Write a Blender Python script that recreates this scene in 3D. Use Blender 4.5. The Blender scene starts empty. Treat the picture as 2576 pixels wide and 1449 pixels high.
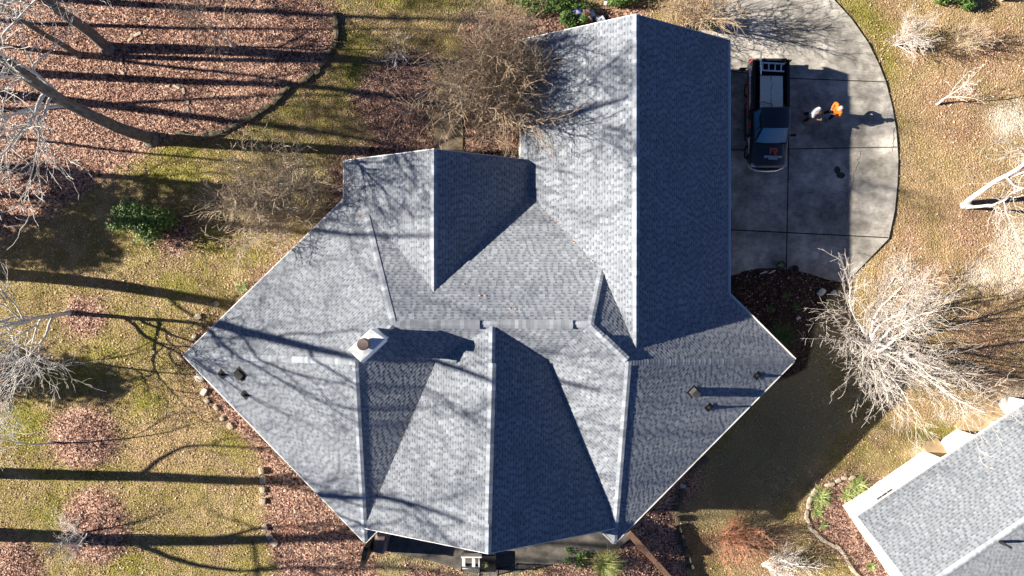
import bpy, bmesh, math, random
import numpy as np
from mathutils import Vector, Matrix, noise as mnoise

# ------------------------------------------------------------------ camera, world, sun, exposure
scene = bpy.context.scene
COL = scene.collection
R = math.radians
H = 37.6                      # drone height above the lawn, metres
F = 1717.3                    # focal length in the 2576 px wide survey grid I measured the photo in

cam = bpy.data.cameras.new("Camera")
cam.sensor_width = 36.0
cam.lens = 24.0
cam.clip_start = 0.5
cam.clip_end = 3000.0
cam_o = bpy.data.objects.new("Camera", cam)
cam_o.location = (0, 0, H)
cam_o.rotation_euler = (0, 0, 0)
COL.objects.link(cam_o)
scene.camera = cam_o

SUN_EL = R(26.5)
SUN_DRIFT = R(-3.2)           # the light travels to +x and slightly to -y
world = bpy.data.worlds.new("World")
scene.world = world
world.use_nodes = True
wn = world.node_tree
bg = wn.nodes["Background"]
sky = wn.nodes.new("ShaderNodeTexSky")
sky.sky_type = 'NISHITA'
sky.sun_disc = False
sky.sun_elevation = SUN_EL
sky.sun_rotation = R(270) - SUN_DRIFT
sky.altitude = 1500
sky.air_density = 0.4
sky.dust_density = 0.0
sky.ozone_density = 5.0
wn.links.new(sky.outputs[0], bg.inputs[0])
bg.inputs[1].default_value = 0.05

sun = bpy.data.lights.new("Sun", 'SUN')
sun.energy = 5.0
sun.angle = R(0.5)
sun.color = (1.0, 0.90, 0.755)
sun_o = bpy.data.objects.new("Sun", sun)
ld = Vector((math.cos(SUN_EL) * math.cos(SUN_DRIFT), math.cos(SUN_EL) * math.sin(SUN_DRIFT), -math.sin(SUN_EL)))
sun_o.rotation_euler = ld.to_track_quat('-Z', 'Y').to_euler()
sun_o.location = (-60, 3, 40)
COL.objects.link(sun_o)

scene.view_settings.view_transform = 'Standard'
scene.view_settings.look = 'None'
scene.view_settings.gamma = 1.0
scene.view_settings.use_curve_mapping = False
scene.view_settings.exposure = 1.7

# ------------------------------------------------------------------ helpers
def smooth01(t):
    t = max(0.0, min(1.0, t)); return t * t * (3 - 2 * t)
def G(x, y):
    """height of the yard: level, but falling away to the south-east below the right wing"""
    return -1.9 * smooth01((x - 4.5) / 7.5) * smooth01((-y - 0.8) / 6.5)
def P(dx, dy, z=None):
    """survey grid position (2576 x 1449) of a point at height z (None: lying on the ground) -> metres"""
    h = 0.0 if z is None else z
    for _ in range(1 if z is not None else 7):
        s = (H - h) / F
        v = Vector(((dx - 1288.0) * s, (724.5 - dy) * s, h))
        if z is None: h = G(v.x, v.y); v.z = h
    return v

def tag(o, label=None, cat=None, group=None, kind=None):
    if label: o["label"] = label
    if cat: o["category"] = cat
    if group: o["group"] = group
    if kind: o["kind"] = kind
    return o

def empty(name, loc=(0, 0, 0), rz=0.0):
    o = bpy.data.objects.new(name, None)
    o.location = loc
    o.rotation_euler = (0, 0, rz)
    o.empty_display_size = 0.2
    COL.objects.link(o)
    return o

class MB:
    """mesh builder: collects faces, then links them as ONE object"""
    def __init__(self):
        self.v = []; self.f = []; self.m = []; self.t = []
    def add(self, verts, faces, mi=0, tone=1.0):
        b = len(self.v)
        self.v.extend([tuple(p) for p in verts])
        for f in faces:
            self.f.append([b + i for i in f]); self.m.append(mi); self.t.append(tone)
    def quad(self, a, b, c, d, mi=0, tone=1.0):
        self.add([a, b, c, d], [(0, 1, 2, 3)], mi, tone)
    def box(self, c, s, rz=0.0, mi=0, tone=1.0, M=None):
        x, y, z = s[0] / 2, s[1] / 2, s[2] / 2
        vs = [Vector((sx * x, sy * y, sz * z)) for sz in (-1, 1) for sy in (-1, 1) for sx in (-1, 1)]
        rot = Matrix.Rotation(rz, 3, 'Z') if M is None else M
        vs = [rot @ v + Vector(c) for v in vs]
        self.add(vs, [(0, 2, 3, 1), (4, 5, 7, 6), (0, 1, 5, 4), (2, 6, 7, 3), (0, 4, 6, 2), (1, 3, 7, 5)], mi, tone)
    def prism(self, pts, z0, z1, mi=0, tone=1.0):
        n = len(pts)
        lo = [(p[0], p[1], z0) for p in pts]; hi = [(p[0], p[1], z1) for p in pts]
        self.add(lo + hi, [tuple(range(n - 1, -1, -1)), tuple(range(n, 2 * n))] +
                 [(i, (i + 1) % n, n + (i + 1) % n, n + i) for i in range(n)], mi, tone)
    def tube(self, pts, rads, sides=6, mi=0, cap=True, tone=1.0):
        pts = [Vector(p) for p in pts]
        n = len(pts)
        if n < 2: return
        rings = []
        d0 = (pts[1] - pts[0]).normalized()
        ref = Vector((0, 0, 1)) if abs(d0.z) < 0.9 else Vector((1, 0, 0))
        for i in range(n):
            d = (pts[min(i + 1, n - 1)] - pts[max(i - 1, 0)])
            if d.length < 1e-9: d = d0
            d = d.normalized()
            a = d.cross(ref)
            if a.length < 1e-4: a = d.cross(Vector((0, 1, 0)))
            a.normalize()
            b = d.cross(a)
            ref = b.cross(d) if False else ref
            for k in range(sides):
                an = 2 * math.pi * k / sides
                rings.append(pts[i] + (a * math.cos(an) + b * math.sin(an)) * rads[i])
        fs = []
        for i in range(n - 1):
            for k in range(sides):
                k2 = (k + 1) % sides
                fs.append((i * sides + k, i * sides + k2, (i + 1) * sides + k2, (i + 1) * sides + k))
        if cap:
            fs.append(tuple(range(sides - 1, -1, -1)))
            fs.append(tuple(range((n - 1) * sides, n * sides)))
        self.add(rings, fs, mi, tone)
    def lathe(self, prof, c=(0, 0, 0), n=16, mi=0):
        vs = []
        for r, z in prof:
            for k in range(n):
                an = 2 * math.pi * k / n
                vs.append((c[0] + r * math.cos(an), c[1] + r * math.sin(an), c[2] + z))
        fs = []
        for i in range(len(prof) - 1):
            for k in range(n):
                k2 = (k + 1) % n
                fs.append((i * n + k, i * n + k2, (i + 1) * n + k2, (i + 1) * n + k))
        fs.append(tuple(range(n - 1, -1, -1)))
        fs.append(tuple(range((len(prof) - 1) * n, len(prof) * n)))
        self.add(vs, fs, mi)
    def build(self, name, mats, parent=None, smooth=False, tones=False):
        me = bpy.data.meshes.new(name)
        me.from_pydata(self.v, [], self.f)
        if not isinstance(mats, (list, tuple)): mats = [mats]
        for m in mats: me.materials.append(m)
        me.polygons.foreach_set("material_index", self.m)
        if smooth: me.polygons.foreach_set("use_smooth", [True] * len(self.f))
        if tones:
            at = me.attributes.new("tone", 'FLOAT', 'FACE')
            at.data.foreach_set("value", self.t)
        me.update()
        o = bpy.data.objects.new(name, me)
        COL.objects.link(o)
        if parent: o.parent = parent
        return o

def bevel(o, w, seg=2):
    bm = bmesh.new(); bm.from_mesh(o.data)
    bmesh.ops.remove_doubles(bm, verts=bm.verts, dist=1e-5)
    bmesh.ops.bevel(bm, geom=list(bm.edges), offset=w, segments=seg, affect='EDGES', profile=0.5)
    bm.to_mesh(o.data); bm.free()
    return o

# ------------------------------------------------------------------ materials
def mat(name, col, rough=0.8, metal=0.0, spec=0.3):
    m = bpy.data.materials.new(name); m.use_nodes = True
    b = m.node_tree.nodes["Principled BSDF"]
    b.inputs["Base Color"].default_value = (*col, 1)
    b.inputs["Roughness"].default_value = rough
    b.inputs["Metallic"].default_value = metal
    b.inputs["Specular IOR Level"].default_value = spec
    return m

class NG:
    """tiny node-graph writer"""
    def __init__(self, name):
        self.m = bpy.data.materials.new(name); self.m.use_nodes = True
        self.t = self.m.node_tree; self.b = self.t.nodes["Principled BSDF"]
    def n(self, typ, **kw):
        nd = self.t.nodes.new(typ)
        for k, v in kw.items(): setattr(nd, k, v)
        return nd
    def l(self, a, b): self.t.links.new(a, b)
    def coord(self, kind="Object"):
        return self.n("ShaderNodeTexCoord").outputs[kind]
    def noise(self, vec, scale, detail=4, rough=0.6):
        nd = self.n("ShaderNodeTexNoise"); nd.inputs["Scale"].default_value = scale
        nd.inputs["Detail"].default_value = detail; nd.inputs["Roughness"].default_value = rough
        self.l(vec, nd.inputs["Vector"]); return nd.outputs[0]
    def voro(self, vec, scale, out="Color", rnd=1.0):
        nd = self.n("ShaderNodeTexVoronoi"); nd.inputs["Scale"].default_value = scale
        nd.inputs["Randomness"].default_value = rnd
        self.l(vec, nd.inputs["Vector"]); return nd.outputs[out]
    def ramp(self, fac, stops, interp='LINEAR'):
        nd = self.n("ShaderNodeValToRGB"); cr = nd.color_ramp; cr.interpolation = interp
        while len(cr.elements) < len(stops): cr.elements.new(0.5)
        for e, (p, c) in zip(cr.elements, stops):
            e.position = p; e.color = (*c, 1) if len(c) == 3 else c
        self.l(fac, nd.inputs[0]); return nd.outputs[0]
    def mix(self, fac, a, b, blend='MIX'):
        nd = self.n("ShaderNodeMix", data_type='RGBA', blend_type=blend)
        for s, v in ((nd.inputs[0], fac), (nd.inputs[6], a), (nd.inputs[7], b)):
            if isinstance(v, (int, float)): s.default_value = v
            elif isinstance(v, tuple): s.default_value = (*v, 1)
            else: self.l(v, s)
        return nd.outputs[2]
    def math(self, op, a, b=0.0, c=None, clamp=False):
        nd = self.n("ShaderNodeMath", operation=op, use_clamp=clamp)
        for s, v in zip(nd.inputs, (a, b, c)):
            if v is None: continue
            if isinstance(v, (int, float)): s.default_value = v
            else: self.l(v, s)
        return nd.outputs[0]
    def attr(self, name, out="Fac"):
        nd = self.n("ShaderNodeAttribute"); nd.attribute_name = name; return nd.outputs[out]
    def bump(self, height, strength=0.5, dist=0.02):
        nd = self.n("ShaderNodeBump"); nd.inputs["Strength"].default_value = strength
        nd.inputs["Distance"].default_value = dist
        self.l(height, nd.inputs["Height"]); self.l(nd.outputs[0], self.b.inputs["Normal"])
    def col(self, c): self.l(c, self.b.inputs["Base Color"]); return self
    def rough(self, r, spec=0.3):
        self.b.inputs["Roughness"].default_value = r; self.b.inputs["Specular IOR Level"].default_value = spec; return self

def noisy(name, c1, c2, scale, rough=0.85, bump=0.0, detail=5, spec=0.2, metal=0.0):
    g = NG(name); v = g.coord()
    f = g.noise(v, scale, detail)
    g.col(g.ramp(f, [(0.3, c1), (0.7, c2)]))
    if bump: g.bump(f, bump)
    g.b.inputs["Metallic"].default_value = metal
    return g.rough(rough, spec).m

def make_shingle(name, base):
    g = NG(name)
    v = g.coord("Object")
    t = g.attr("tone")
    gran = g.noise(v, 90, 3, 0.7)
    big = g.noise(v, 0.7, 4, 0.6)
    c = g.mix(1.0, base, g.ramp(gran, [(0.25, (0.72, 0.72, 0.72)), (0.75, (1.2, 1.2, 1.2))]), 'MULTIPLY')
    c = g.mix(1.0, c, g.ramp(big, [(0.3, (0.92, 0.92, 0.93)), (0.7, (1.05, 1.05, 1.04))]), 'MULTIPLY')
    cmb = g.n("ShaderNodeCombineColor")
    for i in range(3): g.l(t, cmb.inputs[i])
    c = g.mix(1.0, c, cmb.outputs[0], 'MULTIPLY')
    g.col(c)
    g.bump(g.noise(v, 38, 4, 0.8), 0.5, 0.04)
    g.b.inputs["Diffuse Roughness"].default_value = 1.0
    return g.rough(0.92, 0.12).m

M = {}
M["shingle"] = make_shingle("asphalt_shingle", (0.315, 0.350, 0.405))
M["cap"] = make_shingle("cap_shingle", (0.35, 0.385, 0.435))
M["shingle_n"] = make_shingle("neighbour_shingle", (0.25, 0.278, 0.32))
M["white"] = noisy("white_paint", (0.74, 0.74, 0.73), (0.82, 0.82, 0.81), 3, 0.5)
M["siding"] = noisy("grey_siding", (0.45, 0.44, 0.41), (0.52, 0.51, 0.48), 2, 0.7)
M["glass"] = mat("dark_glass", (0.02, 0.025, 0.03), 0.05, 0, 0.6)
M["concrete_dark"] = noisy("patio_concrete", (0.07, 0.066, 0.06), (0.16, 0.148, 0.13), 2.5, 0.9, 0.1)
M["concrete_tan"] = noisy("porch_concrete", (0.30, 0.22, 0.13), (0.42, 0.32, 0.2), 2.0, 0.9, 0.1)
M["galv"] = noisy("galvanised_metal", (0.66, 0.68, 0.69), (0.82, 0.83, 0.84), 4, 0.5, 0, 4, 0.5, 0.1)
M["flue"] = noisy("brown_flue_metal", (0.13, 0.10, 0.095), (0.18, 0.14, 0.13), 12, 0.6)
M["blackplastic"] = noisy("black_plastic", (0.012, 0.012, 0.013), (0.025, 0.025, 0.027), 20, 0.55)
M["greyplastic"] = noisy("grey_plastic", (0.05, 0.05, 0.054), (0.08, 0.08, 0.085), 20, 0.7)

def make_concrete():
    g = NG("driveway_concrete"); v = g.coord()
    big = g.noise(v, 0.4, 7, 0.68)
    c = g.ramp(big, [(0.38, (0.18, 0.173, 0.16)), (0.52, (0.33, 0.317, 0.295)), (0.64, (0.51, 0.49, 0.455))])
    mid = g.noise(v, 2.2, 8, 0.7)
    c = g.mix(0.75, c, g.ramp(mid, [(0.3, (0.55, 0.55, 0.56)), (0.7, (1.35, 1.34, 1.32))]), 'MULTIPLY')
    # brushed tyre and broom streaks
    mp = g.n("ShaderNodeMapping"); g.l(v, mp.inputs[0]); mp.inputs["Scale"].default_value = (1.0, 5.0, 1.0)
    mp.inputs["Rotation"].default_value = (0, 0, 0.5)
    st = g.noise(mp.outputs[0], 3.0, 6, 0.75)
    c = g.mix(0.45, c, g.ramp(st, [(0.35, (0.6, 0.6, 0.6)), (0.65, (1.3, 1.3, 1.28))]), 'MULTIPLY')
    fine = g.noise(v, 60, 3, 0.7)
    c = g.mix(0.5, c, g.ramp(fine, [(0.3, (0.75, 0.75, 0.75)), (0.7, (1.2, 1.2, 1.2))]), 'MULTIPLY')
    g.col(c); g.bump(mid, 0.12, 0.02)
    return g.rough(0.9, 0.2).m
M["concrete"] = make_concrete()
M["joint"] = mat("joint_grime", (0.022, 0.02, 0.018), 0.95)
M["stain"] = noisy("oil_stain", (0.03, 0.028, 0.026), (0.07, 0.065, 0.06), 8, 0.7)
M["stone"] = noisy("edging_stone", (0.26, 0.22, 0.17), (0.55, 0.48, 0.39), 5, 0.9, 0.3)
M["stone_pale"] = noisy("pale_stone", (0.42, 0.40, 0.36), (0.66, 0.63, 0.58), 5, 0.9, 0.3)
M["stone_dark"] = noisy("mossy_stone", (0.08, 0.075, 0.05), (0.19, 0.17, 0.12), 6, 0.95, 0.3)

def make_ground():
    g = NG("yard_ground"); v = g.coord()
    warp = g.noise(v, 1.6, 6, 0.7)
    def soft(a, amp=0.55, gain=2.2):
        x = g.math('ADD', g.attr(a), g.math('MULTIPLY', g.math('SUBTRACT', warp, 0.5), amp))
        return g.math('MULTIPLY_ADD', g.math('SUBTRACT', x, 0.5), gain, 0.5, clamp=True)
    fine = g.noise(v, 14, 6, 0.75)
    med = g.noise(v, 1.1, 6, 0.65)
    blade = g.voro(v, 16, "Color")
    lawn = g.ramp(fine, [(0.28, (0.13, 0.10, 0.045)), (0.5, (0.34, 0.27, 0.145)), (0.72, (0.58, 0.47, 0.295))])
    lawn = g.mix(1.0, lawn, g.ramp(g.noise(v, 0.6, 6, 0.72), [(0.36, (0.5, 0.47, 0.40)), (0.62, (1.12, 1.1, 1.05))]), 'MULTIPLY')
    lawn = g.mix(g.ramp(med, [(0.40, (0, 0, 0)), (0.6, (0.85, 0.85, 0.85))]), lawn,
                 g.ramp(fine, [(0.3, (0.085, 0.075, 0.018)), (0.7, (0.30, 0.26, 0.085))]))
    green = g.ramp(fine, [(0.3, (0.07, 0.08, 0.008)), (0.7, (0.29, 0.29, 0.04))])
    dry = g.ramp(fine, [(0.28, (0.15, 0.095, 0.045)), (0.5, (0.34, 0.24, 0.135)), (0.72, (0.56, 0.43, 0.28))])
    leafc = g.voro(v, 11, "Color")
    sep = g.n("ShaderNodeSeparateColor"); g.l(leafc, sep.inputs[0])
    leaf = g.ramp(sep.outputs[0], [(0.0, (0.05, 0.028, 0.024)), (0.35, (0.17, 0.095, 0.075)),
                                   (0.7, (0.38, 0.24, 0.185)), (1.0, (0.62, 0.46, 0.37))])
    leaf = g.mix(0.6, leaf, g.ramp(g.noise(v, 0.6, 4), [(0.3, (0.7, 0.66, 0.66)), (0.7, (1.15, 1.1, 1.05))]), 'MULTIPLY')
    sep2 = g.n("ShaderNodeSeparateColor"); g.l(g.voro(v, 15, "Color"), sep2.inputs[0])
    mulch = g.ramp(sep2.outputs[1], [(0.0, (0.018, 0.012, 0.01)), (0.7, (0.06, 0.038, 0.03)), (1.0, (0.16, 0.10, 0.075))])
    sand = g.ramp(fine, [(0.3, (0.4, 0.34, 0.27)), (0.7, (0.66, 0.6, 0.52))])
    dirt = g.ramp(fine, [(0.3, (0.15, 0.13, 0.065)), (0.7, (0.42, 0.355, 0.2))])
    olive = g.noise(v, 0.45, 5, 0.7)
    dry = g.mix(g.ramp(olive, [(0.42, (0, 0, 0)), (0.62, (0.8, 0.8, 0.8))]), dry, lawn)
    c = g.mix(soft("dry"), lawn, dry)
    worn = g.ramp(fine, [(0.28, (0.11, 0.075, 0.045)), (0.72, (0.46, 0.34, 0.23))])
    c = g.mix(g.ramp(g.noise(v, 0.33, 7, 0.72), [(0.5, (0, 0, 0)), (0.66, (0.85, 0.85, 0.85))]), c, worn)
    brown = g.ramp(fine, [(0.28, (0.12, 0.06, 0.032)), (0.5, (0.30, 0.19, 0.12)), (0.72, (0.55, 0.41, 0.29))])
    c = g.mix(soft("brown", 1.1, 1.4), c, brown)
    c = g.mix(soft("dirt", 0.8), c, dirt)
    c = g.mix(g.math("MULTIPLY", soft("green", 1.5, 1.5), 0.7), c, green)
    c = g.mix(soft("sand", 0.9, 2.0), c, sand)
    c = g.mix(soft("leaf", 1.0, 2.4), c, leaf)
    c = g.mix(soft("mulch", 0.5, 2.5), c, mulch)
    g.col(c)
    hgt = g.math('ADD', fine, g.math('MULTIPLY', g.voro(v, 11, "Distance"), 1.2))
    g.bump(hgt, 0.75, 0.05)
    return g.rough(0.97, 0.08).m
M["ground"] = make_ground()

def make_tint(name, stops, spec=0.1, rough=0.85, trans=0.0):
    """colour picked per face from the tone attribute (leaf and blade variety)"""
    g = NG(name)
    g.col(g.ramp(g.attr("tone"), stops))
    return g.rough(rough, spec).m
M["leaf"] = make_tint("fallen_leaf", [(0.0, (0.045, 0.026, 0.024)), (0.3, (0.165, 0.086, 0.077)), (0.6, (0.38, 0.24, 0.19)),
                                      (0.88, (0.68, 0.51, 0.42)), (1.0, (0.56, 0.22, 0.10))])
M["blade"] = make_tint("grass_blade", [(0.0, (0.085, 0.085, 0.018)), (0.35, (0.22, 0.175, 0.075)), (0.6, (0.38, 0.295, 0.17)), (1.0, (0.64, 0.52, 0.345))])
M["holly"] = make_tint("holly_leaf", [(0.0, (0.018, 0.05, 0.012)), (0.6, (0.06, 0.13, 0.025)), (1.0, (0.2, 0.3, 0.07))], 0.3, 0.55)
M["hedge"] = make_tint("hedge_leaf", [(0.0, (0.02, 0.05, 0.012)), (0.6, (0.05, 0.11, 0.022)), (1.0, (0.12, 0.21, 0.035))], 0.3, 0.55)
M["strap"] = make_tint("strap_leaf", [(0.0, (0.08, 0.14, 0.035)), (0.5, (0.25, 0.34, 0.09)), (1.0, (0.62, 0.64, 0.32))], 0.3, 0.6)
M["pampas"] = make_tint("grass_clump", [(0.0, (0.05, 0.09, 0.015)), (0.5, (0.22, 0.28, 0.06)), (1.0, (0.6, 0.56, 0.3))], 0.2, 0.7)

def bark(name, c1, c2, scale=6):
    g = NG(name); v = g.coord()
    mp = g.n("ShaderNodeMapping"); g.l(v, mp.inputs[0]); mp.inputs["Scale"].default_value = (1, 1, 0.3)
    f = g.noise(mp.outputs[0], scale, 6, 0.7)
    g.col(g.ramp(f, [(0.3, c1), (0.7, c2)])); g.bump(f, 0.6, 0.03)
    return g.rough(0.92, 0.15).m
M["bark_oak"] = bark("grey_bark", (0.05, 0.044, 0.038), (0.25, 0.23, 0.205), 9)
M["twig_grey"] = bark("grey_twig", (0.4, 0.385, 0.36), (0.7, 0.68, 0.65))
M["bark_pale"] = bark("pale_bark", (0.6, 0.565, 0.52), (0.85, 0.82, 0.78))
M["twig_pale"] = bark("pale_twig", (0.42, 0.38, 0.345), (0.7, 0.65, 0.61))
M["bark_birch"] = bark("birch_bark", (0.42, 0.39, 0.36), (0.74, 0.71, 0.67))
M["twig_tan"] = bark("tan_twig", (0.30, 0.235, 0.165), (0.6, 0.5, 0.375))
M["twig_brown"] = bark("brown_twig", (0.22, 0.165, 0.115), (0.48, 0.38, 0.275))
M["twig_red"] = bark("red_twig", (0.36, 0.16, 0.09), (0.6, 0.33, 0.22))

# ------------------------------------------------------------------ ground sheet
def seg_dist(px, py, poly):
    """signed distance to a closed polygon, positive inside (numpy)"""
    n = len(poly); d2 = np.full(px.shape, 1e18); ins = np.zeros(px.shape, bool)
    for i in range(n):
        x0, y0 = poly[i]; x1, y1 = poly[(i + 1) % n]
        ex, ey = x1 - x0, y1 - y0
        L = ex * ex + ey * ey + 1e-12
        t = np.clip(((px - x0) * ex + (py - y0) * ey) / L, 0, 1)
        d2 = np.minimum(d2, (px - x0 - t * ex) ** 2 + (py - y0 - t * ey) ** 2)
        c = ((y0 > py) != (y1 > py)) & (px < (x1 - x0) * (py - y0) / (y1 - y0 + 1e-18) + x0)
        ins ^= c
    return np.where(ins, np.sqrt(d2), -np.sqrt(d2))

def g2(pts): return [tuple(P(x, y)[:2]) for x, y in pts]
def ell(cx, cy, rx, ry, n=18):
    return [(cx + rx * math.cos(2 * math.pi * k / n), cy + ry * math.sin(2 * math.pi * k / n)) for k in range(n)]

WOOD_EDGE = [(842, 40), (846, 100), (815, 165), (770, 205), (730, 215), (690, 260), (640, 290), (560, 332), (500, 345)]
ZONES = {
 "leaf": [
   [(-700, -400), (700, -400), (720, -20), (838, 15)] + WOOD_EDGE + [(420, 352), (335, 400), (260, 450), (180, 505), (100, 545), (40, 590), (-60, 610), (-700, 640)],
   [(930, 175), (1000, 140), (1095, 135), (1090, 400), (860, 405), (850, 380), (940, 350), (900, 280), (880, 240)],
   [(1165, 40), (1320, 30), (1330, 430), (1160, 420)],
   [(1320, 20), (1620, 15), (1620, 80), (1310, 110)],
   [(560, 800), (640, 700), (760, 600), (840, 520), (830, 420), (900, 400), (900, 520), (560, 860), (460, 905), (490, 850)],
   [(465, 900), (520, 985), (560, 1060), (640, 1130), (662, 1185), (660, 1262), (670, 1340), (700, 1449), (760, 1560), (960, 1560), (940, 1340), (700, 1100)],
   [(1030, 1420), (1160, 1440), (1160, 1560), (1000, 1560)],
   ell(212, 795, 52, 52), ell(210, 1100, 84, 80), ell(238, 1325, 84, 100), ell(20, 1430, 85, 75), ell(440, 590, 50, 55), ell(0, 960, 25, 60),
   [(1330, 1449), (1440, 1405), (1560, 1380), (1585, 1330), (1700, 1215), (1770, 1130), (1750, 1230), (1700, 1290), (1715, 1400), (1760, 1560), (1330, 1560)],
   [(2130, 1190), (2090, 1210), (2040, 1240), (2026, 1300), (2050, 1345), (2120, 1400), (2170, 1449), (2200, 1500), (2300, 1500), (2130, 1280), (2200, 1215)],
   ],
 "brown": [ell(2450, 570, 85, 65), ell(2385, 250, 55, 50), ell(2260, 110, 70, 45), ell(2480, 850, 80, 60), ell(1880, 1365, 110, 60), ell(2560, 1030, 60, 20),
   [(1690, -30), (1800, -30), (1790, 60), (1830, 100), (1700, 60)], ell(2300, 690, 70, 40), ell(2235, 20, 30, 60), ell(2480, 120, 80, 60), ell(2520, 950, 80, 30), ell(2290, 600, 40, 60), ell(2420, 330, 60, 40)],
 "mulch": [
   [(1800, 640), (1850, 660), (1900, 655), (1940, 655), (1990, 660), (2040, 680), (2090, 695), (2130, 700), (2080, 760), (2050, 830), (2030, 930), (1960, 960), (1800, 760)],
   [(1290, 380), (1345, 380), (1345, 440), (1165, 400), (1200, 380)], ell(590, 520, 0.1, 0.1)],
 "dirt": [
   [(1660, 1260), (1830, 1120), (1960, 950), (2060, 900), (2140, 1060), (2080, 1130), (1960, 1260), (1930, 1330), (1700, 1330)],
   [(960, 1350), (1330, 1350), (1330, 1460), (960, 1460)], ell(760, 480, 90, 70), ell(1180, 20, 60, 30)],
 "green": [
   ell(455, 385, 75, 26), ell(440, 440, 90, 30), ell(655, 315, 42, 14), ell(730, 275, 25, 12), ell(900, 200, 40, 60), ell(1000, 10, 60, 14), ell(880, 100, 40, 20),
   [(2095, -20), (2140, -20), (2250, 60), (2265, 150), (2240, 190), (2215, 175), (2160, 70)],
   ell(580, 1110, 36, 30), ell(370, 840, 22, 20), ell(380, 1010, 50, 25), ell(260, 885, 50, 22), ell(180, 950, 90, 25), ell(200, 1190, 110, 20), ell(140, 1290, 50, 50), ell(640, 1420, 40, 18),
   ell(440, 720, 50, 22), ell(2350, 1090, 55, 25), ell(60, 1080, 60, 60), ell(500, 600, 60, 25), ell(1130, 12, 90, 16), ell(330, 1420, 60, 30), ell(620, 640, 40, 14)],
 "dry": [
   [(2225, -300), (3200, -300), (3200, 1200), (2576, 1010), (2440, 1080), (2300, 1100), (2200, 1010), (2140, 700), (2235, 600), (2262, 420), (2232, 220), (2300, 120)],
   ell(520, 1010, 130, 60), ell(420, 1130, 120, 60), ell(1060, 50, 160, 40)],
 "sand": [
   ell(2265, 690, 34, 40), ell(2550, 650, 50, 90), ell(2480, 690, 45, 30), ell(2330, 1130, 30, 15), ell(2400, 1045, 40, 10), ell(2560, 1000, 50, 18), ell(2540, 300, 50, 40)],
}
LEAF_POLY = [g2(z) for z in ZONES["leaf"]]

def axis(lo, hi, step, far):
    a = list(np.arange(lo, hi + 1e-6, step))
    return np.array([-x for x in far[::-1]] + a + far) if True else a
gx = np.concatenate([[-900, -400, -180, -90, -55, -42], np.arange(-34, 34.01, 0.17), [42, 55, 90, 180, 400, 900]])
gy = np.concatenate([[-900, -400, -180, -90, -45, -28], np.arange(-20, 20.01, 0.17), [28, 45, 90, 180, 400, 900]])
GX, GY = np.meshgrid(gx, gy)
px, py = GX.ravel(), GY.ravel()
HARD = [g2([(1770, 60), (1800, -60), (2040, -60), (2100, 0), (2180, 105), (2225, 200), (2252, 320), (2258, 420), (2250, 520), (2235, 602), (2130, 716), (1830, 700), (1780, 690)])]
hz = np.zeros(px.shape)
for i in range(len(px)):
    if abs(px[i]) < 36 and abs(py[i]) < 22:
        hz[i] = 0.05 * mnoise.noise((px[i] * 0.35, py[i] * 0.35, 0.0)) + 0.03 * mnoise.noise((px[i] * 1.3, py[i] * 1.3, 5.0)) + 0.022 * mnoise.noise((px[i] * 3.3, py[i] * 3.3, 9.0))
hz -= 0.03
for (cx_, cy_, r_, h_) in ((212, 795, 58, 0.1), (210, 1100, 88, 0.18), (238, 1325, 94, 0.2), (20, 1430, 85, 0.18)):   # mulched mounds round the yard trees
    c_ = P(cx_, cy_); q_ = np.clip(1 - ((px - c_.x) ** 2 + (py - c_.y) ** 2) / (r_ / 45.7) ** 2, 0, 1); hz += h_ * q_ ** 0.8 * (1 + 6 * (hz + 0.03) * (q_ > 0))
hz += np.array([G(a_, b_) for a_, b_ in zip(px, py)])
gm = bpy.data.meshes.new("ground")
nx, ny = len(gx), len(gy)
idx = np.arange(nx * ny).reshape(ny, nx)
quads = np.stack([idx[:-1, :-1], idx[:-1, 1:], idx[1:, 1:], idx[1:, :-1]], -1).reshape(-1, 4)
gm.vertices.add(nx * ny); gm.vertices.foreach_set("co", np.stack([px, py, hz], -1).ravel())
gm.loops.add(quads.size); gm.loops.foreach_set("vertex_index", quads.ravel())
gm.polygons.add(len(quads)); gm.polygons.foreach_set("loop_start", np.arange(0, quads.size, 4)); gm.polygons.foreach_set("loop_total", np.full(len(quads), 4))
gm.update(); gm.validate()
ZW = {}
soft_w = {"leaf": 0.8, "mulch": 0.3, "dirt": 1.2, "green": 0.9, "dry": 1.6, "sand": 0.9, "brown": 1.3}
for zn, polys in ZONES.items():
    d = np.full(px.shape, -1e9)
    for pl in polys:
        d = np.maximum(d, seg_dist(px, py, g2(pl)))
    w = np.clip(d / soft_w[zn] * 0.5 + 0.5, 0, 1)
    ZW[zn] = w
    a = gm.attributes.new(zn, 'FLOAT', 'POINT'); a.data.foreach_set("value", w.astype(np.float32))
gm.materials.append(M["ground"])
gm.polygons.foreach_set("use_smooth", np.ones(len(quads), bool))
go = bpy.data.objects.new("ground", gm); COL.objects.link(go)
tag(go, "leaf strewn winter lawn around the house", "ground", kind="structure")

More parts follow.
